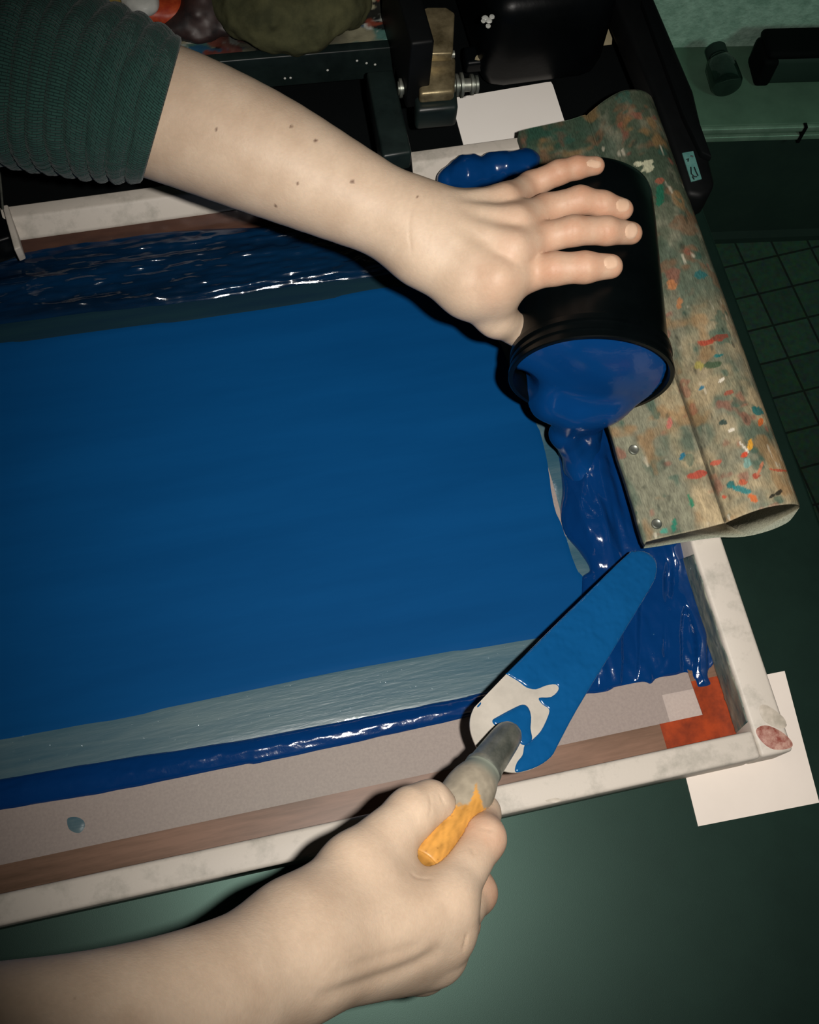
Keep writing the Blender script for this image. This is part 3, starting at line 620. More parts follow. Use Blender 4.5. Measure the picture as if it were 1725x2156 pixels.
pud = [(1163, 912), (1176, 960), (1184, 1030), (1180, 1080), (1190, 1125), (1222, 1165), (1242, 1200), (1226, 1216), (1222, 1260), (1200, 1330), (1170, 1420), (1200, 1466), (1240, 1460), (1300, 1446), (1352, 1436), (1370, 1440), (1384, 1428), (1420, 1422), (1446, 1416),
       (1462, 1432), (1470, 1448), (1497, 1442), (1490, 1420), (1502, 1398), (1504, 1372), (1512, 1350), (1500, 1312), (1488, 1250), (1476, 1190), (1462, 1120), (1440, 1050), (1400, 980), (1340, 930), (1290, 890), (1220, 880)]
field('ink_puddle', spline(PXY(pud, MZ), 5), MZ + 0.0006, rib_h, 0.0011, 'ink', pour)

# second glossy lump of ink at the back rail
b0, b1, b2, b3 = P(945, 378, 0.030), P(985, 366, 0.033), P(1040, 358, 0.032), P(1105, 350, 0.033)
def glob(p):
    d = cone(p, b0, b1, 0.0085, 0.0125); d = smin(d, cone(p, b1, P(1020, 362, 0.034), 0.0125, 0.0105), 0.006)
    d = smin(d, cone(p, P(1036, 352, 0.034), P(1062, 352, 0.035), 0.0105, 0.010), 0.003); d = smin(d, cone(p, P(1062, 352, 0.035), b3, 0.0105, 0.0125), 0.005)
    return d + 0.0012 * (vnoise(p, 190, 5) - 0.5)
bb = np.array([b0, b1, b2, b3])
V, Q = sdf_mesh(glob, bb.min(0) - 0.02, bb.max(0) + 0.02, 0.001)
tag(link('ink_glob', mesh_np('ink_glob', V, Q), 'ink_smooth'), 'rounded glossy blue ink glob on the back rail next to the squeegee', 'ink')

# ================================================================== PALETTE KNIFE (TROWEL)
kn_ = thing('palette_knife', 'palette knife with ink covered blade and orange wood handle gripped by lower hand', 'palette knife')
tip, hl, hr = P(1360, 1170, 0.034), P(992, 1510, 0.064), P(1150, 1600, 0.060)
bn = nrm(np.cross(hl - tip, hr - tip)); bn = bn if bn[2] > 0 else -bn
ex = nrm(hl - tip); ex = nrm(nrm((hl + hr) / 2 - tip)); ey = np.cross(bn, ex)
def BL(px_, py_): 
    p = PP(px_, py_, tip, bn) - tip; return (p.dot(ex), p.dot(ey))
outl = [(1318, 1171), (1335, 1162), (1352, 1161), (1370, 1169), (1382, 1187), (1381, 1210), (1368, 1240), (1290, 1370), (1214, 1495), (1176, 1566), (1160, 1594), (1132, 1614), (1100, 1625), (1070, 1626), (1040, 1614), (1012, 1588), (994, 1552), (989, 1522), (996, 1495), (1012, 1476), (1105, 1380), (1220, 1266)]
bp2 = np.array([BL(*a) for a in outl]); bp2s = spline(bp2, 4)
to3 = lambda q, z: tip + q[0] * ex + q[1] * ey + z * bn
MB().prism([to3(q, -0.0006) for q in bp2s], bn * 0.0012).build('blade', 'blade', kn_)
def coat(name, pts, h, seed, n=3, mm='ink_coat', wav=1.0):
    poly = spline(np.array([BL(*a) for a in pts]), n)
    def hf(q, d):
        p = v3(q); return h * (0.25 + 0.75 * np.sqrt(np.clip(d / 0.003, 0, 1))) * (0.6 + 0.8 * fbm(p, 120, 2, seed)) + wav * 0.00035 * (vnoise(p, 430, seed + 3) - 0.5) * smooth(0, 0.002, d)
    return field(name, poly, 0.0006, hf, 0.0008, mm, kn_, frame=(tip, ex, ey, bn))
# the long coat: everything towards the tip, and the right-hand flank down to the heel
coat('ink_coat', [(1318, 1171), (1335, 1162), (1352, 1161), (1370, 1169), (1382, 1187), (1381, 1210), (1368, 1240), (1290, 1370), (1214, 1495), (1176, 1566), (1160, 1594), (1132, 1614), (1100, 1625), (1084, 1625), (1088, 1606), (1100, 1590), (1104, 1570), (1118, 1560),
                  (1138, 1540), (1152, 1512), (1156, 1494), (1142, 1484), (1134, 1470), (1160, 1468), (1176, 1452), (1170, 1442), (1150, 1444), (1128, 1452), (1108, 1448), (1092, 1436), (1066, 1420), (1068, 1417), (1105, 1380), (1220, 1266)], 0.0010, 5)
coat('ink_coat', [(1100, 1484), (1112, 1490), (1118, 1510), (1117, 1535), (1120, 1558), (1104, 1570), (1090, 1560), (1075, 1532), (1046, 1530), (1036, 1518), (1050, 1508), (1080, 1492)], 0.0012, 8)
coat('ink_coat', [(1004, 1488), (1012, 1479), (1012, 1484), (1006, 1490)], 0.0005, 9)
# ferrule and handle
FA, FB, HB = P(1071, 1546, 0.077), P(1016, 1622, 0.094), P(884, 1825, 0.127)
fa = nrm(FB - FA); fl_ = np.linalg.norm(FB - FA)
MB().lathe([(-0.0050, 0.001), (-0.0045, 0.0042), (-0.0030, 0.0064), (0.0, 0.0078), (0.006, 0.0084), (fl_ - 0.002, 0.0096), (fl_ - 0.0015, 0.0103), (fl_, 0.0103), (fl_ + 0.001, 0.0098)], FA, fa, 40).build('ferrule', 'steel', kn_, smooth_=True)
MB().tube([FA - fa * 0.0 + np.array((0, 0, -0.002)), P(1078, 1540, 0.068), P(1082, 1534, 0.0635)], [0.0045, 0.0038, 0.003], 12).build('tang', 'steel', kn_, smooth_=True)
ha = nrm(HB - FB); hlen = np.linalg.norm(HB - FB)
pr = spline([(0.0, 0.0), (0.0, 0.0092), (0.003, 0.0104), (0.012, 0.0128), (0.022, 0.0133), (hlen * 0.6, 0.0124), (hlen * 0.85, 0.0122), (hlen - 0.0015, 0.0118), (hlen, 0.0105)], 16, False)
pr = np.vstack((pr, [(hlen + 0.0003, 0.008), (hlen + 0.0004, 0.0)]))
UPW_ = np.array((0, 0, 1.))
mbh = MB().lathe([(a, max(b, 0.0004)) for a, b in pr], FB, ha, 120)
ho = mbh.build('handle', 'handle', kn_, smooth_=True)
V = np.array([v.co for v in ho.data.vertices]); px = proj(V)
# painted grey towards the ferrule, bare orange wood below a ragged slanting edge
e = px[:, 1] - (1698 - 44 * np.exp(-((px[:, 0] - 1003) / 10) ** 2)) + 14 * (vnoise(V, 260, 3) - 0.5) + 10 * (vnoise(V, 700, 4) - 0.5)
wood = smooth(-3, 3, e)[:, None]
gcol = np.array(s2l((158, 148, 130))) * (0.7 + 0.6 * fbm(V, 300, 3, 6)[:, None]); edge_g = smooth(0.012, 0.003, (V - FB) @ ha)[:, None]
gcol = gcol * (1 - edge_g) + np.array(s2l((128, 134, 122))) * edge_g
hu = np.column_stack(((V - FB) @ ha * 0.18, V @ nrm(np.cross(ha, UPW_)), V @ UPW_)); wc = np.array(s2l((202, 146, 70))) * (0.5 + 0.9 * fbm(hu, 420, 3, 2)[:, None]); dk = 0.6 * smooth(0.72, 0.85, fbm(V, 420, 3, 12))[:, None]
wc = wc * (1 - dk) + np.array(s2l((120, 66, 26))) * dk
set_col(ho.data, gcol * (1 - wood) + wc * wood)

# ================================================================== THE PERSON (both arms reach in from the left)
per = thing('person', 'person in a dark green knit sleeve tipping the can and holding the palette knife', 'person')
def oncan(px_, py_, off):                         # the point above the can's wall where this sight line passes at distance off
    d = nrm(ray(px_, py_)); best = None
    for t in np.linspace(0.4, 0.8, 1601):
        p = CAM + d * t; s = (p - BASE) @ AX; r = RB + (RM - RB) * s / CL; q = p - BASE - AX * s
        if np.linalg.norm(q) <= r + off: return p
    return P(px_, py_, 0.12)
z3 = lambda l: [P(*a) for a in l]
UPW = np.array((0, 0, 1.))
# ---- left arm, palm over the can
fore = z3([(-260, 20, 0.185), (-60, 110, 0.180), (150, 180, 0.172), (345, 238, 0.163), (540, 318, 0.157), (720, 404, 0.151), (866, 474, 0.146)])
frad = [0.036, 0.036, 0.0360, 0.0368, 0.0338, 0.0275, 0.0222]
Wr = fore[-1]
KP, KR, KM, KI = P(1062, 424, 0.149), P(1088, 470, 0.155), P(1080, 526, 0.156), P(1046, 590, 0.151)
fingers_L = [
    ([KP, oncan(1118, 390, 0.0150), oncan(1177, 363, 0.0120), oncan(1215, 353, 0.0085), oncan(1254, 349, 0.0056)], [0.0088, 0.0080, 0.0070, 0.0066, 0.0056]),
    ([KR, oncan(1150, 440, 0.0170), oncan(1222, 421, 0.0130), oncan(1270, 430, 0.0088), oncan(1311, 441, 0.0062)], [0.0096, 0.0086, 0.0079, 0.0074, 0.0064]),
    ([KM, oncan(1140, 502, 0.0180), oncan(1208, 486, 0.0140), oncan(1278, 486, 0.0096), oncan(1329, 491, 0.0064)], [0.0104, 0.0092, 0.0084, 0.0080, 0.0066]),
    ([KI, oncan(1110, 577, 0.0175), oncan(1168, 566, 0.0140), oncan(1232, 563, 0.0104), oncan(1286, 561, 0.0070)], [0.0112, 0.0100, 0.0092, 0.0087, 0.0070])]
def refine(pts, rad, n=4):
    q = spline(np.column_stack((np.array(pts), rad)), n, False); return [a[:3] for a in q], list(q[:, 3])
fore2, frad2 = refine(fore, frad)
def left_sdf(p):
    d = chain(p, fore2, frad2, 0.004)
    hb = None
    for K, r, k in ((KP, 0.0098, 0.02), (KR, 0.0108, 0.02), (KM, 0.0112, 0.02), (KI, 0.0118, 0.02)):
        e = cone(p, Wr + (K - Wr) * 0.12 - UPW * 0.003, K - UPW * 0.003, 0.0160, r)
        hb = e if hb is None else smin(hb, e, 0.015)
    hb = smin(hb, cone(p, Wr + (KP - Wr) * 0.3 - UPW * 0.012, KP - UPW * 0.012, 0.017, 0.010), 0.015)       # heel of the hand
    d = smin(d, hb, 0.018)
    th = chain(p, z3([(905, 545, 0.142), (985, 615, 0.134), (1045, 668, 0.120), (1095, 700, 0.100)]), [0.0165, 0.0135, 0.0105, 0.0095], 0.008)
    d = smin(d, th, 0.018)
    web = cone(p, P(985, 595, 0.142), P(1050, 612, 0.140), 0.013, 0.010); d = smin(d, web, 0.014)
    for K, tpt in ((KR, 0.55), (KM, 0.55), (KI, 0.5), (KP, 0.5)):                                             # extensor tendons
        d = smin(d, cone(p, Wr + (K - Wr) * 0.35 + UPW * 0.0125, K + UPW * 0.0072, 0.0020, 0.0032), 0.008)
    fg = None
    for pts, rs in fingers_L:
        e = chain(p, pts, rs, 0.003)
        fg = e if fg is None else smin(fg, e, 0.0012)
    return smin(d, fg, 0.007)
allp = np.array(fore + [q for f in fingers_L for q in f[0]])
lo_, hi_ = allp.min(0) - 0.06, allp.max(0) + 0.06; lo_[2] = 0.075; hi_[2] = 0.245
VL, QL = sdf_mesh(left_sdf, lo_, hi_, 0.0012, 0.008)
# ---- right arm, fist round the knife handle
foreR = z3([(-300, 2290, 0.260), (-50, 2250, 0.248), (150, 2208, 0.235), (360, 2138, 0.214), (500, 2072, 0.194), (600, 2010, 0.176)])
fradR = [0.0325, 0.0318, 0.0302, 0.0275, 0.0252, 0.0234]
WrR = foreR[-1]
RI, RMd, RR, RP = P(940, 1898, 0.139), P(938, 1962, 0.132), P(922, 2012, 0.119), P(886, 2038, 0.106)
fingers_R = [
    ([RI, P(1018, 1766, 0.116), P(1014, 1712, 0.094), P(985, 1690, 0.080)], [0.0122, 0.0102, 0.0088, 0.0076]),
    ([RMd, P(1002, 1880, 0.100), P(975, 1790, 0.078), P(940, 1745, 0.076)], [0.0116, 0.0096, 0.0086, 0.0078]),
    ([RR, P(968, 1945, 0.086), P(942, 1855, 0.070), P(905, 1800, 0.072)], [0.0108, 0.0092, 0.0083, 0.0074]),
    ([RP, P(928, 1998, 0.074), P(896, 1900, 0.064), P(870, 1850, 0.068)], [0.0100, 0.0086, 0.0076, 0.0068])]
thR = z3([(650, 1940, 0.166), (748, 1828, 0.151), (868, 1712, 0.130), (905, 1692, 0.123), (936, 1706, 0.115)]); thr = [0.0178, 0.0154, 0.0118, 0.0102, 0.0084]
foreR2, fradR2 = refine(foreR, fradR)
def right_sdf(p):
    d = chain(p, foreR2, fradR2, 0.004)
    hb = None
    for K, r in ((RI, 0.0140), (RMd, 0.0135), (RR, 0.0125), (RP, 0.0115)):
        e = cone(p, WrR + (K - WrR) * 0.12, K, 0.0190, r); hb = e if hb is None else smin(hb, e, 0.012)
    d = smin(d, hb, 0.02)
    d = smin(d, chain(p, thR, thr, 0.006), 0.016)
    d = smin(d, cone(p, P(760, 1890, 0.141), P(872, 1874, 0.119), 0.018, 0.012), 0.016)                       # web between thumb and index
    d = smin(d, cone(p, P(835, 1782, 0.121), P(858, 1842, 0.114), 0.011, 0.009), 0.010)
    fg = None
    for pts, rs in fingers_R:
        e = chain(p, pts, rs, 0.006); fg = e if fg is None else smin(fg, e, 0.0015)
    d = smin(d, fg, 0.007)
    hd = cone(p, FB, HB, 0.0130, 0.0122)                                                                      # the flesh yields to the handle
    return np.maximum(d, -(hd + 0.0004))
allp = np.array(foreR + thR + [q for f in fingers_R for q in f[0]])
lo_, hi_ = allp.min(0) - 0.05, allp.max(0) + 0.05; lo_[2] = 0.035; hi_[2] = 0.31
VR, QR = sdf_mesh(right_sdf, lo_, hi_, 0.0012, 0.008)
VB = np.vstack((VL, VR)); QB = np.vstack((QL, QR + len(VL)))
NB = normals_of(VB, QB); pxB = proj(VB); fac = (NB * (CAM - VB)).sum(1) > 0
def crease(pts, width, depth_):
    global VB
    pts = np.asarray(pts, float); pts = spline(pts, 6, False) if len(pts) > 2 else pts
    lo_, hi_ = pts.min(0) - 4 * width, pts.max(0) + 4 * width
    k = np.where(fac & (pxB >= lo_).all(1) & (pxB <= hi_).all(1))[0]; dmin = np.full(len(k), 1e9); un = np.zeros(len(k)); npt = len(pts) - 1
    for i in range(len(pts) - 1):
        a, b = pts[i], pts[i + 1]; t = np.clip(((pxB[k] - a) @ (b - a)) / max((b - a) @ (b - a), 1e-9), 0, 1); dd_ = np.linalg.norm(pxB[k] - a - t[:, None] * (b - a), axis=1); un = np.where(dd_ < dmin, (i + t) / npt, un); dmin = np.minimum(dmin, dd_)
    VB[k] -= NB[k] * (depth_ * np.exp(-(dmin / width) ** 2) * np.clip(np.sin(np.pi * un) * 1.4, 0, 1))[:, None]
for c in ([(880, 398), (862, 470), (868, 545)], [(918, 402), (908, 470), (902, 520)], [(1013, 440), (1008, 490)],
          [(1172, 366), (1180, 388)], [(1196, 412), (1202, 440)], [(1205, 466), (1203, 505)], [(1268, 410), (1272, 448)], [(1275, 470), (1278, 506)], [(1168, 548), (1170, 600)], [(1235, 545), (1238, 588)],
          [(905, 1668), (908, 1700), (902, 1722)], [(925, 1670), (940, 1700)], [(862, 1834), (880, 1848), (912, 1850)], [(1010, 1742), (1045, 1750)], [(990, 1780), (1000, 1800)], [(985, 1960), (975, 2010)], [(985, 1962), (975, 2005)]):
    crease(c, 2.6, 0.00035)
crease([(660, 2104), (760, 2074), (880, 2030), (935, 1990)], 15, 0.0016)
crease([(700, 2050), (820, 2010), (900, 1985)], 12, 0.0006)
# skin colour: pale with red knuckles, a few moles
c0 = np.array(s2l((204, 180, 156))); n1 = fbm(VB, 70, 4, 3)[:, None]; n2 = vnoise(VB, 900, 5)[:, None]
colB = c0 * (0.82 + 0.36 * n1) ** np.array((0.8, 1.0, 1.15)) * (0.95 + 0.1 * n2)
red = np.array(s2l((188, 122, 88)))
ctr = [(f[0][i], 0.015) for f in fingers_L for i in (1, 2, 3)] + [(f[0][0], 0.013) for f in fingers_L] + [(f[0][4], 0.012) for f in fingers_L] + [(f[0][1], 0.014) for f in fingers_R]
rm = np.zeros(len(VB))
for c, r in ctr: rm = np.maximum(rm, np.exp(-(np.linalg.norm(VB - c, axis=1) / r) ** 2))
rm = (rm * (0.4 + 0.6 * fbm(VB, 160, 3, 8)))[:, None] * 0.95; colB = colB * (1 - rm) + red * rm
for (x, y, r) in ((455, 272, 4.5), (613, 266, 4), (664, 296, 5), (627, 386, 4), (742, 383, 5), (580, 434, 4), (157, 2105, 4), (880, 415, 3)):
    e = np.linalg.norm(pxB - np.array((x, y)), axis=1); mk = (smooth(r, r * 0.5, e) * fac)[:, None] * 0.8; colB = colB * (1 - mk) + np.array(s2l((84, 50, 34))) * mk
nl = len(VL)
link('arm', mesh_np('arm', VB[:nl], QL, col=colB[:nl]), 'skin', per); link('arm', mesh_np('arm', VB[nl:], QR, col=colB[nl:]), 'skin', per)
def nail(cx_, cy_, rl, rw, ang):
    ca, sa = math.cos(math.radians(ang)), math.sin(math.radians(ang)); dx, dy = pxB[:, 0] - cx_, pxB[:, 1] - cy_
    e = ((dx * ca + dy * sa) / rl) ** 2; e = np.sqrt(e + ((-dx * sa + dy * ca) / rw) ** 2)
    ok = (e < 1.25) & (NB @ nrm(CAM - P(1200, 480, .15)) > -0.1)
    qs = QB[ok[QB].all(1)]; used = np.unique(qs); mp = -np.ones(len(VB), int); mp[used] = np.arange(len(used))
    V = VB[used] + NB[used] * (0.0007 * smooth(1.12, 0.9, e[used]) - 0.0003)[:, None]
    link('fingernail', mesh_np('fingernail', V, mp[qs]), 'nail', per)
nail(1287, 552, 15, 15, 0); nail(1330, 486, 13, 18, 10); nail(1312, 432, 14, 15, 20); nail(1251, 345, 16, 9, 8)
# ---- sleeve
sp = z3([(-300, 60, 0.185), (-150, 105, 0.182), (0, 140, 0.178), (100, 165, 0.174), (200, 192, 0.170), (280, 216, 0.166), (341, 236, 0.163)])
sr = [0.060, 0.058, 0.0545, 0.0530, 0.0500, 0.0455, 0.0412]
cen = spline(sp, 30, False); rad = np.interp(np.linspace(0, 1, len(cen)), np.linspace(0, 1, len(sr)), sr)
NT = 200; V = []; UVs = []; arc = 0
cend = nrm(P(300, 377, 0.163) - P(379, 97, 0.163))                                        # direction across the cuff
cx_ax = nrm(np.cross(cend, CAM - P(340, 236, 0.163)))
for i, c in enumerate(cen):
    d = nrm(cen[min(i + 1, len(cen) - 1)] - cen[max(i - 1, 0)]); tt = i / (len(cen) - 1)
    k_ = smooth(0.6, 1.0, tt); dcf = nrm(np.array((d[0], d[1], d[2])) * (1 - k_) + (cx_ax if cx_ax.dot(d) > 0 else -cx_ax) * k_)
    u = nrm(np.cross(dcf, UPW * (1 - k_) + nrm(CAM - c) * k_)); v = np.cross(u, dcf)
    if i: arc += np.linalg.norm(cen[i] - cen[i - 1])
    th_ = np.linspace(0, 2 * math.pi, NT, endpoint=False)
    q = c + np.outer(np.cos(th_), u) + np.outer(np.sin(th_), v) * 0.9
    ph = arc * 300 + 1.6 * np.sin(th_ * 1 + 0.6) + 2.2 * fbm(np.column_stack((np.cos(th_), np.sin(th_), np.full(NT, arc * 12))), 1.3, 2, 4)
    fold = (np.abs(np.sin(ph)) ** 0.6 - 0.6) * 0.0036 * smooth(1.0, 0.86, tt)
    r = rad[i] + fold + 0.0015 * (fbm(q * 40, 1.0, 2, 6) - 0.5) * smooth(1.0, 0.9, tt)
    if i >= len(cen) - 3: r = r - 0.0006 * (i - len(cen) + 4)
    V.append(c + np.outer(np.cos(th_) * r, u) + np.outer(np.sin(th_) * r, v) * (0.9 + 0.1 * k_))
nc = len(cen); V = np.concatenate(V); I = np.arange(nc * NT).reshape(nc, NT); J = np.roll(I, -1, 1)
Q = np.stack((I[:-1], I[1:], J[1:], J[:-1]), -1).reshape(-1, 4)
me = mesh_np('sleeve', V, [tuple(q) for q in Q.tolist()])
uvl = me.uv_layers.new(name='UVMap'); uvs = np.zeros((len(me.loops), 2), np.float32)
vi = np.zeros(len(me.loops), np.int32); me.loops.foreach_get('vertex_index', vi)
row = vi // NT; colm = (vi % NT).astype(float); pol = np.arange(len(me.loops)) // 4
mx = colm.reshape(-1, 4).max(1)[pol]; colm = np.where((colm == 0) & (mx == NT - 1), NT, colm)
alen = np.concatenate(([0], np.cumsum(np.linalg.norm(np.diff(cen, axis=0), axis=1))))
uvs[:, 0] = alen[row] / 0.0012; uvs[:, 1] = colm / NT * 190; uvl.data.foreach_set('uv', uvs.ravel())
so = link('sleeve', me, 'knit', per)
md = so.modifiers.new('thick', 'SOLIDIFY'); md.thickness = 0.0016; md.offset = -1

# ================================================================== PRESS PARTS AND CLUTTER BEHIND THE FRAME
def bar_px(pts, z, dz, name, m, parent, bevel=0.001): return MB().prism([P(x, y, z) for x, y in pts], (0, 0, -dz)).build(name, m, parent, bevel=bevel)
# hinge clamp holding the back rail
hc = thing('hinge_clamp', 'dark steel hinge clamp gripping the back rail beside the white card', 'clamp')
bar_px([(772, 150), (828, 145), (868, 320), (806, 330)], 0.062, 0.022, 'arm', 'dark_steel', hc, 0.002)
bar_px([(800, 318), (866, 311), (872, 372), (812, 384)], 0.046, 0.030, 'jaw', 'black_gloss', hc, 0.003)
MB().tube([P(838, 186, 0.068), P(1003, 178, 0.068)], 0.0046, 20).build('pivot_bolt', 'steel', hc, smooth_=True)
for x, r in ((840, .0066), (862, .0074), (876, .0082), (884, .0076), (958, .0078), (968, .0086), (990, .0072), (1000, .0062)):
    a, b = P(x, 186 - (x - 838) * 0.05, 0.068), P(x + 7, 186 - (x - 831) * 0.05, 0.068)
    MB().lathe([(0, r - .001), (0.0003, r), (np.linalg.norm(b - a) - .0003, r), (np.linalg.norm(b - a), r - .001)], a, b - a, 28).build('washer', 'steel', hc, smooth_=True)
lk = [(878, 24), (900, 14), (940, 14), (958, 26), (954, 112), (960, 128), (958, 196), (884, 200), (880, 130), (884, 112)]
lp = [P(x, y, 0.074 + (0.012 if y < 100 else (0.003 if y < 120 else 0))) for x, y in lk]
mb = MB(); n_ = len(lp)
mb.prism([P(x, y, 0.090) for x, y in [(878, 24), (900, 14), (940, 14), (958, 26), (954, 112), (884, 114)]], (0, 0, -0.008)).build('link_plate', 'brass', hc, bevel=0.0015)
MB().prism([P(x, y, 0.080) for x, y in [(880, 122), (960, 118), (958, 192), (884, 198)]], (0, 0, -0.010)).build('link_plate', 'brass', hc, bevel=0.0025)
bar_px([(872, 195), (962, 188), (966, 226), (878, 234)], 0.070, 0.02, 'pivot_block', 'dark_steel', hc, 0.003)
MB().tube([P(880, 118, 0.086), P(957, 114, 0.086)], 0.0026, 12).build('bend_highlight', 'steel', hc, smooth_=True)  # bright tube standing in for the highlight along the plate's bend
MB().box(P(856, 60, 0.09) + np.array((0, 0, 0)), (0.016, 0.085, 0.06)).build('post', 'post', hc, bevel=0.002)
# left clamp at the picture's edge
lc = thing('hinge_clamp', 'steel clamp with a thin rod at the left end of the back rail', 'clamp')
bar_px([(4, 432), (16, 430), (44, 520), (30, 526)], 0.034, 0.014, 'flange', 'frame', lc, 0.001)
bar_px([(-60, 440), (8, 430), (26, 500), (-40, 520)], 0.030, 0.024, 'jaw', 'black_gloss', lc, 0.003)
MB().tube([P(-4, 330, 0.04), P(6, 440, 0.036)], 0.0008, 8).build('rod', 'steel', lc, smooth_=True)
# cross bar
cbm = thing('cross_bar', 'long dark painted steel cross bar of the press behind the forearm', 'bar')
a0, a1 = P(395, 136, 0.062), P(836, 99, 0.062); dd = nrm(a1 - a0); dn_ = np.array((-dd[1], dd[0], 0))
MB().box((a0 + a1) / 2 + dn_ * 0.004 - np.array((0, 0, 0.0145)) - dd * 0.12, (np.linalg.norm(a1 - a0) + 0.24, 0.008, 0.029), (dd, dn_, UPW)).build('bar_body', 'dark_steel', cbm, bevel=0.001)
for x, y in ((752, 128), (772, 133), (790, 136), (600, 165), (612, 164), (690, 148)):
    pq = PP(x, y, a0, dn_); MB().lathe([(0, 0.0010), (0.0004, 0.0008), (0.0006, 0.0003)], pq + dn_ * 0.0001, -dn_, 10).build('paint_glint_speck', 'white_paint', cbm, smooth_=True)
# paint crusted tray behind it
pt = thing('paint_tray', 'tray crusted with beige teal and black paint behind the cross bar', 'tray')
tz = 0.060
q0 = a0 - dd * 0.25 + dn_ * 0.009; 
nx_, ny_ = 420, 130; gx, gy = np.meshgrid(np.linspace(0, 0.56, nx_), np.linspace(0, 0.17, ny_), indexing='ij')
G = q0[None] + gx.ravel()[:, None] * dd + gy.ravel()[:, None] * dn_; G[:, 2] = tz + 0.004 * fbm(G, 90, 4, 3) - 0.003
keep = G[:, 0] < P(846, 40, tz)[0]
pg = proj(G); cT = np.tile(np.array(s2l((150, 146, 120))), (len(G), 1)) * (0.6 + 0.7 * fbm(G, 120, 3, 2)[:, None])
def tst(mask, c, a=0.9):
    global cT
    mk = (np.clip(mask, 0, 1) * a)[:, None]; cT = cT * (1 - mk) + np.array(s2l(c)) * mk
tst(smooth(0.50, 0.56, fbm(G * np.array((0.4, 1, 1)), 60, 3, 5)), (58, 110, 104)); tst(smooth(0.54, 0.58, fbm(G * np.array((0.3, 1, 1)), 100, 3, 6)), (30, 84, 120)); tst(smooth(0.50, 0.54, fbm(G, 55, 4, 7)), (16, 20, 20), 0.97)
tst(smooth(0.60, 0.64, fbm(G, 90, 3, 8)), (200, 205, 196)); tst(smooth(0.62, 0.66, fbm(G, 70, 3, 9)), (130, 60, 40))
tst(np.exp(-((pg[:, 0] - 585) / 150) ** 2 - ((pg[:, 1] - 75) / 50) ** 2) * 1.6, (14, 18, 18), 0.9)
I = np.arange(nx_ * ny_).reshape(nx_, ny_); Q = np.stack((I[:-1, :-1], I[1:, :-1], I[1:, 1:], I[:-1, 1:]), -1).reshape(-1, 4); Q = Q[keep[Q].all(1)]
me = mesh_np('tray_surface', G, Q, col=cT); o = link('tray_surface', me, 'attr', pt)
md = o.modifiers.new('thick', 'SOLIDIFY'); md.thickness = 0.006; md.offset = -1
# rag and paint lumps lying on it
def lump(name, m, label, cat, spheres, k, nz, h=0.002, lo_pad=0.04):
    cs = [(P(x, y, z), r) for x, y, z, r in spheres]
    def f(p):
        d = None
        for c, r in cs:
            v = (p - c) * np.array((1, 1, 1.5)); e = np.linalg.norm(v, axis=1) - r; d = e if d is None else smin(d, e, k)
        return (d + nz * (fbm(p, 60, 3, 4) - 0.5)) * 0.7
    A = np.array([c for c, r in cs]); R_ = max(r for c, r in cs)
    V, Q = sdf_mesh(f, A.min(0) - R_ - 0.012, A.max(0) + R_ + 0.012, h)
    return tag(link(name, mesh_np(name, V, Q), m), label, cat)
lump('rag', 'rag', 'crumpled dark olive rag on the paint tray', 'rag', [(590, 10, 0.078, 0.034), (640, -10, 0.080, 0.036), (560, -20, 0.08, 0.036), (690, -20, 0.076, 0.03), (520, 0, 0.076, 0.024), (600, 40, 0.072, 0.020)], 0.02, 0.012)
lump('paint_lump', 'red_paint', 'orange red dried paint lump above the sleeve cuff', 'dried paint', [(300, 26, 0.074, 0.010), (335, 22, 0.074, 0.010), (365, 14, 0.074, 0.010), (280, 14, 0.074, 0.008)], 0.01, 0.008, 0.0015)
lump('paint_lump', 'white_paint', 'white dried paint lump next to the orange red one', 'dried paint', [(306, 6, 0.082, 0.011), (290, -4, 0.082, 0.010), (262, 38, 0.07, 0.004), (248, 32, 0.07, 0.004)], 0.008, 0.006, 0.0015)
lump('paint_lump', 'ochre_paint', 'dull ochre dried paint lump beside the sleeve top edge', 'dried paint', [(205, 8, 0.074, 0.012), (232, 18, 0.072, 0.010), (215, -10, 0.076, 0.014)], 0.01, 0.008, 0.0015)
lump('paint_lump', 'dark_paint', 'dark brown dried paint lump between orange lump and rag', 'dried paint', [(430, 20, 0.072, 0.016), (400, 50, 0.068, 0.012), (470, 50, 0.068, 0.012), (440, -10, 0.076, 0.02), (370, 52, 0.068, 0.009)], 0.012, 0.012, 0.0018)
MT['pale'] = MT['white_paint']
lump('paint_lump', 'white_paint', 'thin white paint drip beside the cuff corner', 'dried paint', [(330, 62, 0.066, 0.004), (352, 70, 0.065, 0.004), (372, 78, 0.064, 0.0038)], 0.006, 0.003, 0.001)
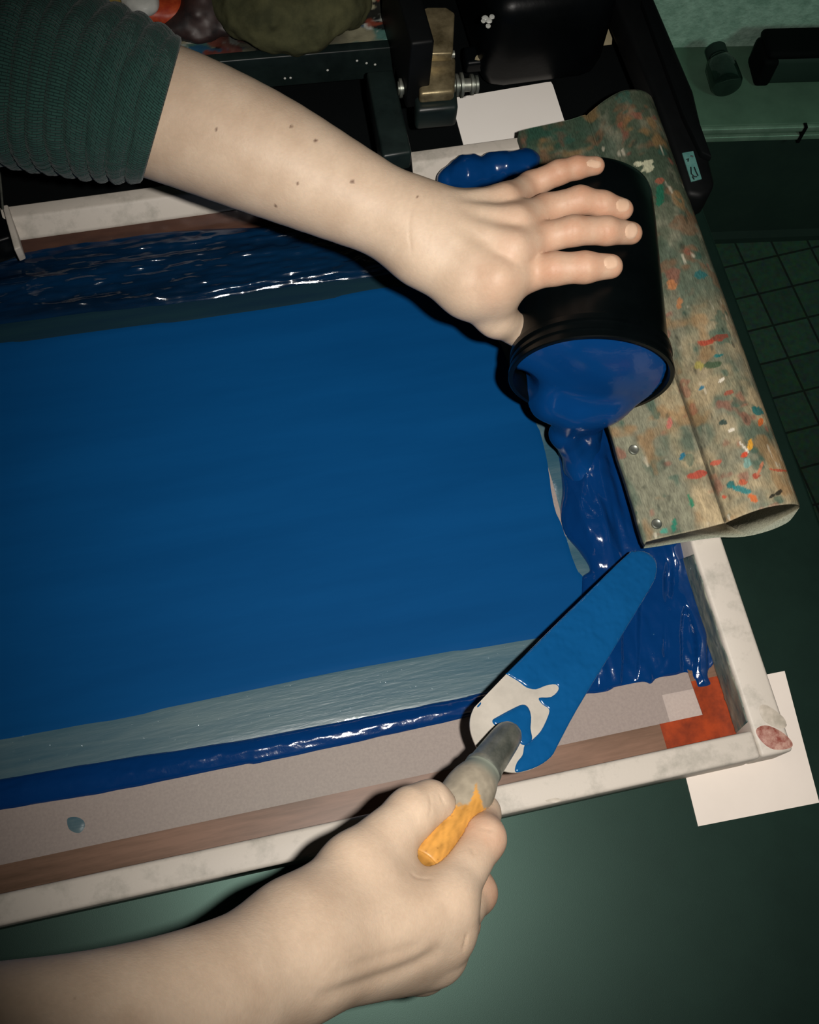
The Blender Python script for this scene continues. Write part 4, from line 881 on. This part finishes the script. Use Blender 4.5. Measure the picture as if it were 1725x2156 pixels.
# black ink tub and its splattered tray
tub = thing('ink_tub', 'glossy black ink tub behind the white card', 'tub')
c_ = P(1130, 10, 0.05)
MB().box(c_ + np.array((0, 0.015, 0.0)), (0.098, 0.115, 0.088)).build('tub_body', 'black_gloss', tub, bevel=0.018)
MB().lathe([(0, 0.0052), (0.003, 0.0055), (0.005, 0.004), (0.0056, 0.001)], P(1152, 106, 0.035), (0, -0.9, 0.35), 24).build('knob', 'black_gloss', tub, smooth_=True)
for i, (x, y) in enumerate(((1022, 38), (1030, 44), (1036, 36), (1028, 56), (1018, 46))):
    MB().lathe([(0, 0.0026 - 0.0003 * i), (0.0008, 0.0018), (0.001, 0.0003)], P(x, y, 0.0937), (0, 0, 1), 9).build('paint_glint_speck', 'white_paint', tub)  # white specks standing in for glints on the black gloss
tr = thing('ink_tray', 'shallow black tray with pale paint on its rim in front of the tub', 'tray')
bar_px([(975, 96), (1098, 84), (1104, 122), (982, 134)], 0.03, 0.012, 'tray_body', 'black_gloss', tr, 0.003)
fieldp = PXY([(1020, 104), (1062, 94), (1096, 110), (1098, 118), (1040, 124), (1000, 126)], 0.0302)
field('paint_smear', spline(fieldp, 3), 0.0302, lambda q, d: 0.0012 * smooth(0, 0.003, d) * vnoise(v3(q), 300, 2), 0.001, 'card_tan', tr)
tc_ = MB().prism([P(1250, 98, 0.02), P(1272, 44, 0.02), (P(1290, 60, 0.02)), P(1288, 94, 0.02)], (0, 0, 0.001)).build('cardboard_scrap', 'card_tan')
tag(tc_, 'small tan cardboard scrap between the black tub and the lever arm', 'cardboard')
# lever arm with its taped label
lv = thing('lever_arm', 'black press lever arm right of the squeegee with a teal tape label', 'lever')
bar_px([(1272, -60), (1356, -60), (1462, 190), (1508, 385), (1496, 404), (1480, 414), (1448, 408), (1398, 250)], 0.060, 0.026, 'arm', 'post', lv, 0.004)
bar_px([(1352, 0), (1374, 0), (1468, 240), (1500, 330), (1478, 320), (1440, 240)], 0.066, 0.006, 'side_rib', 'black_mat', lv, 0.001)
lab = bar_px([(1437, 322), (1460, 318), (1478, 376), (1456, 382)], 0.0608, 0.0008, 'tape_label', 'teal_tape', lv, 0.0)
lab['label'] = 'teal tape label with handwritten marks'
for s in ([(1446, 336), (1450, 334), (1449, 340)], [(1454, 328), (1460, 330)], [(1455, 352), (1456, 366), (1462, 372), (1468, 372)], [(1462, 352), (1466, 362), (1470, 370)], [(1458, 372), (1462, 378)]):
    MB().tube([P(x, y, 0.0610) for x, y in s], 0.0005, 6).build('handwriting', 'marker', lab)
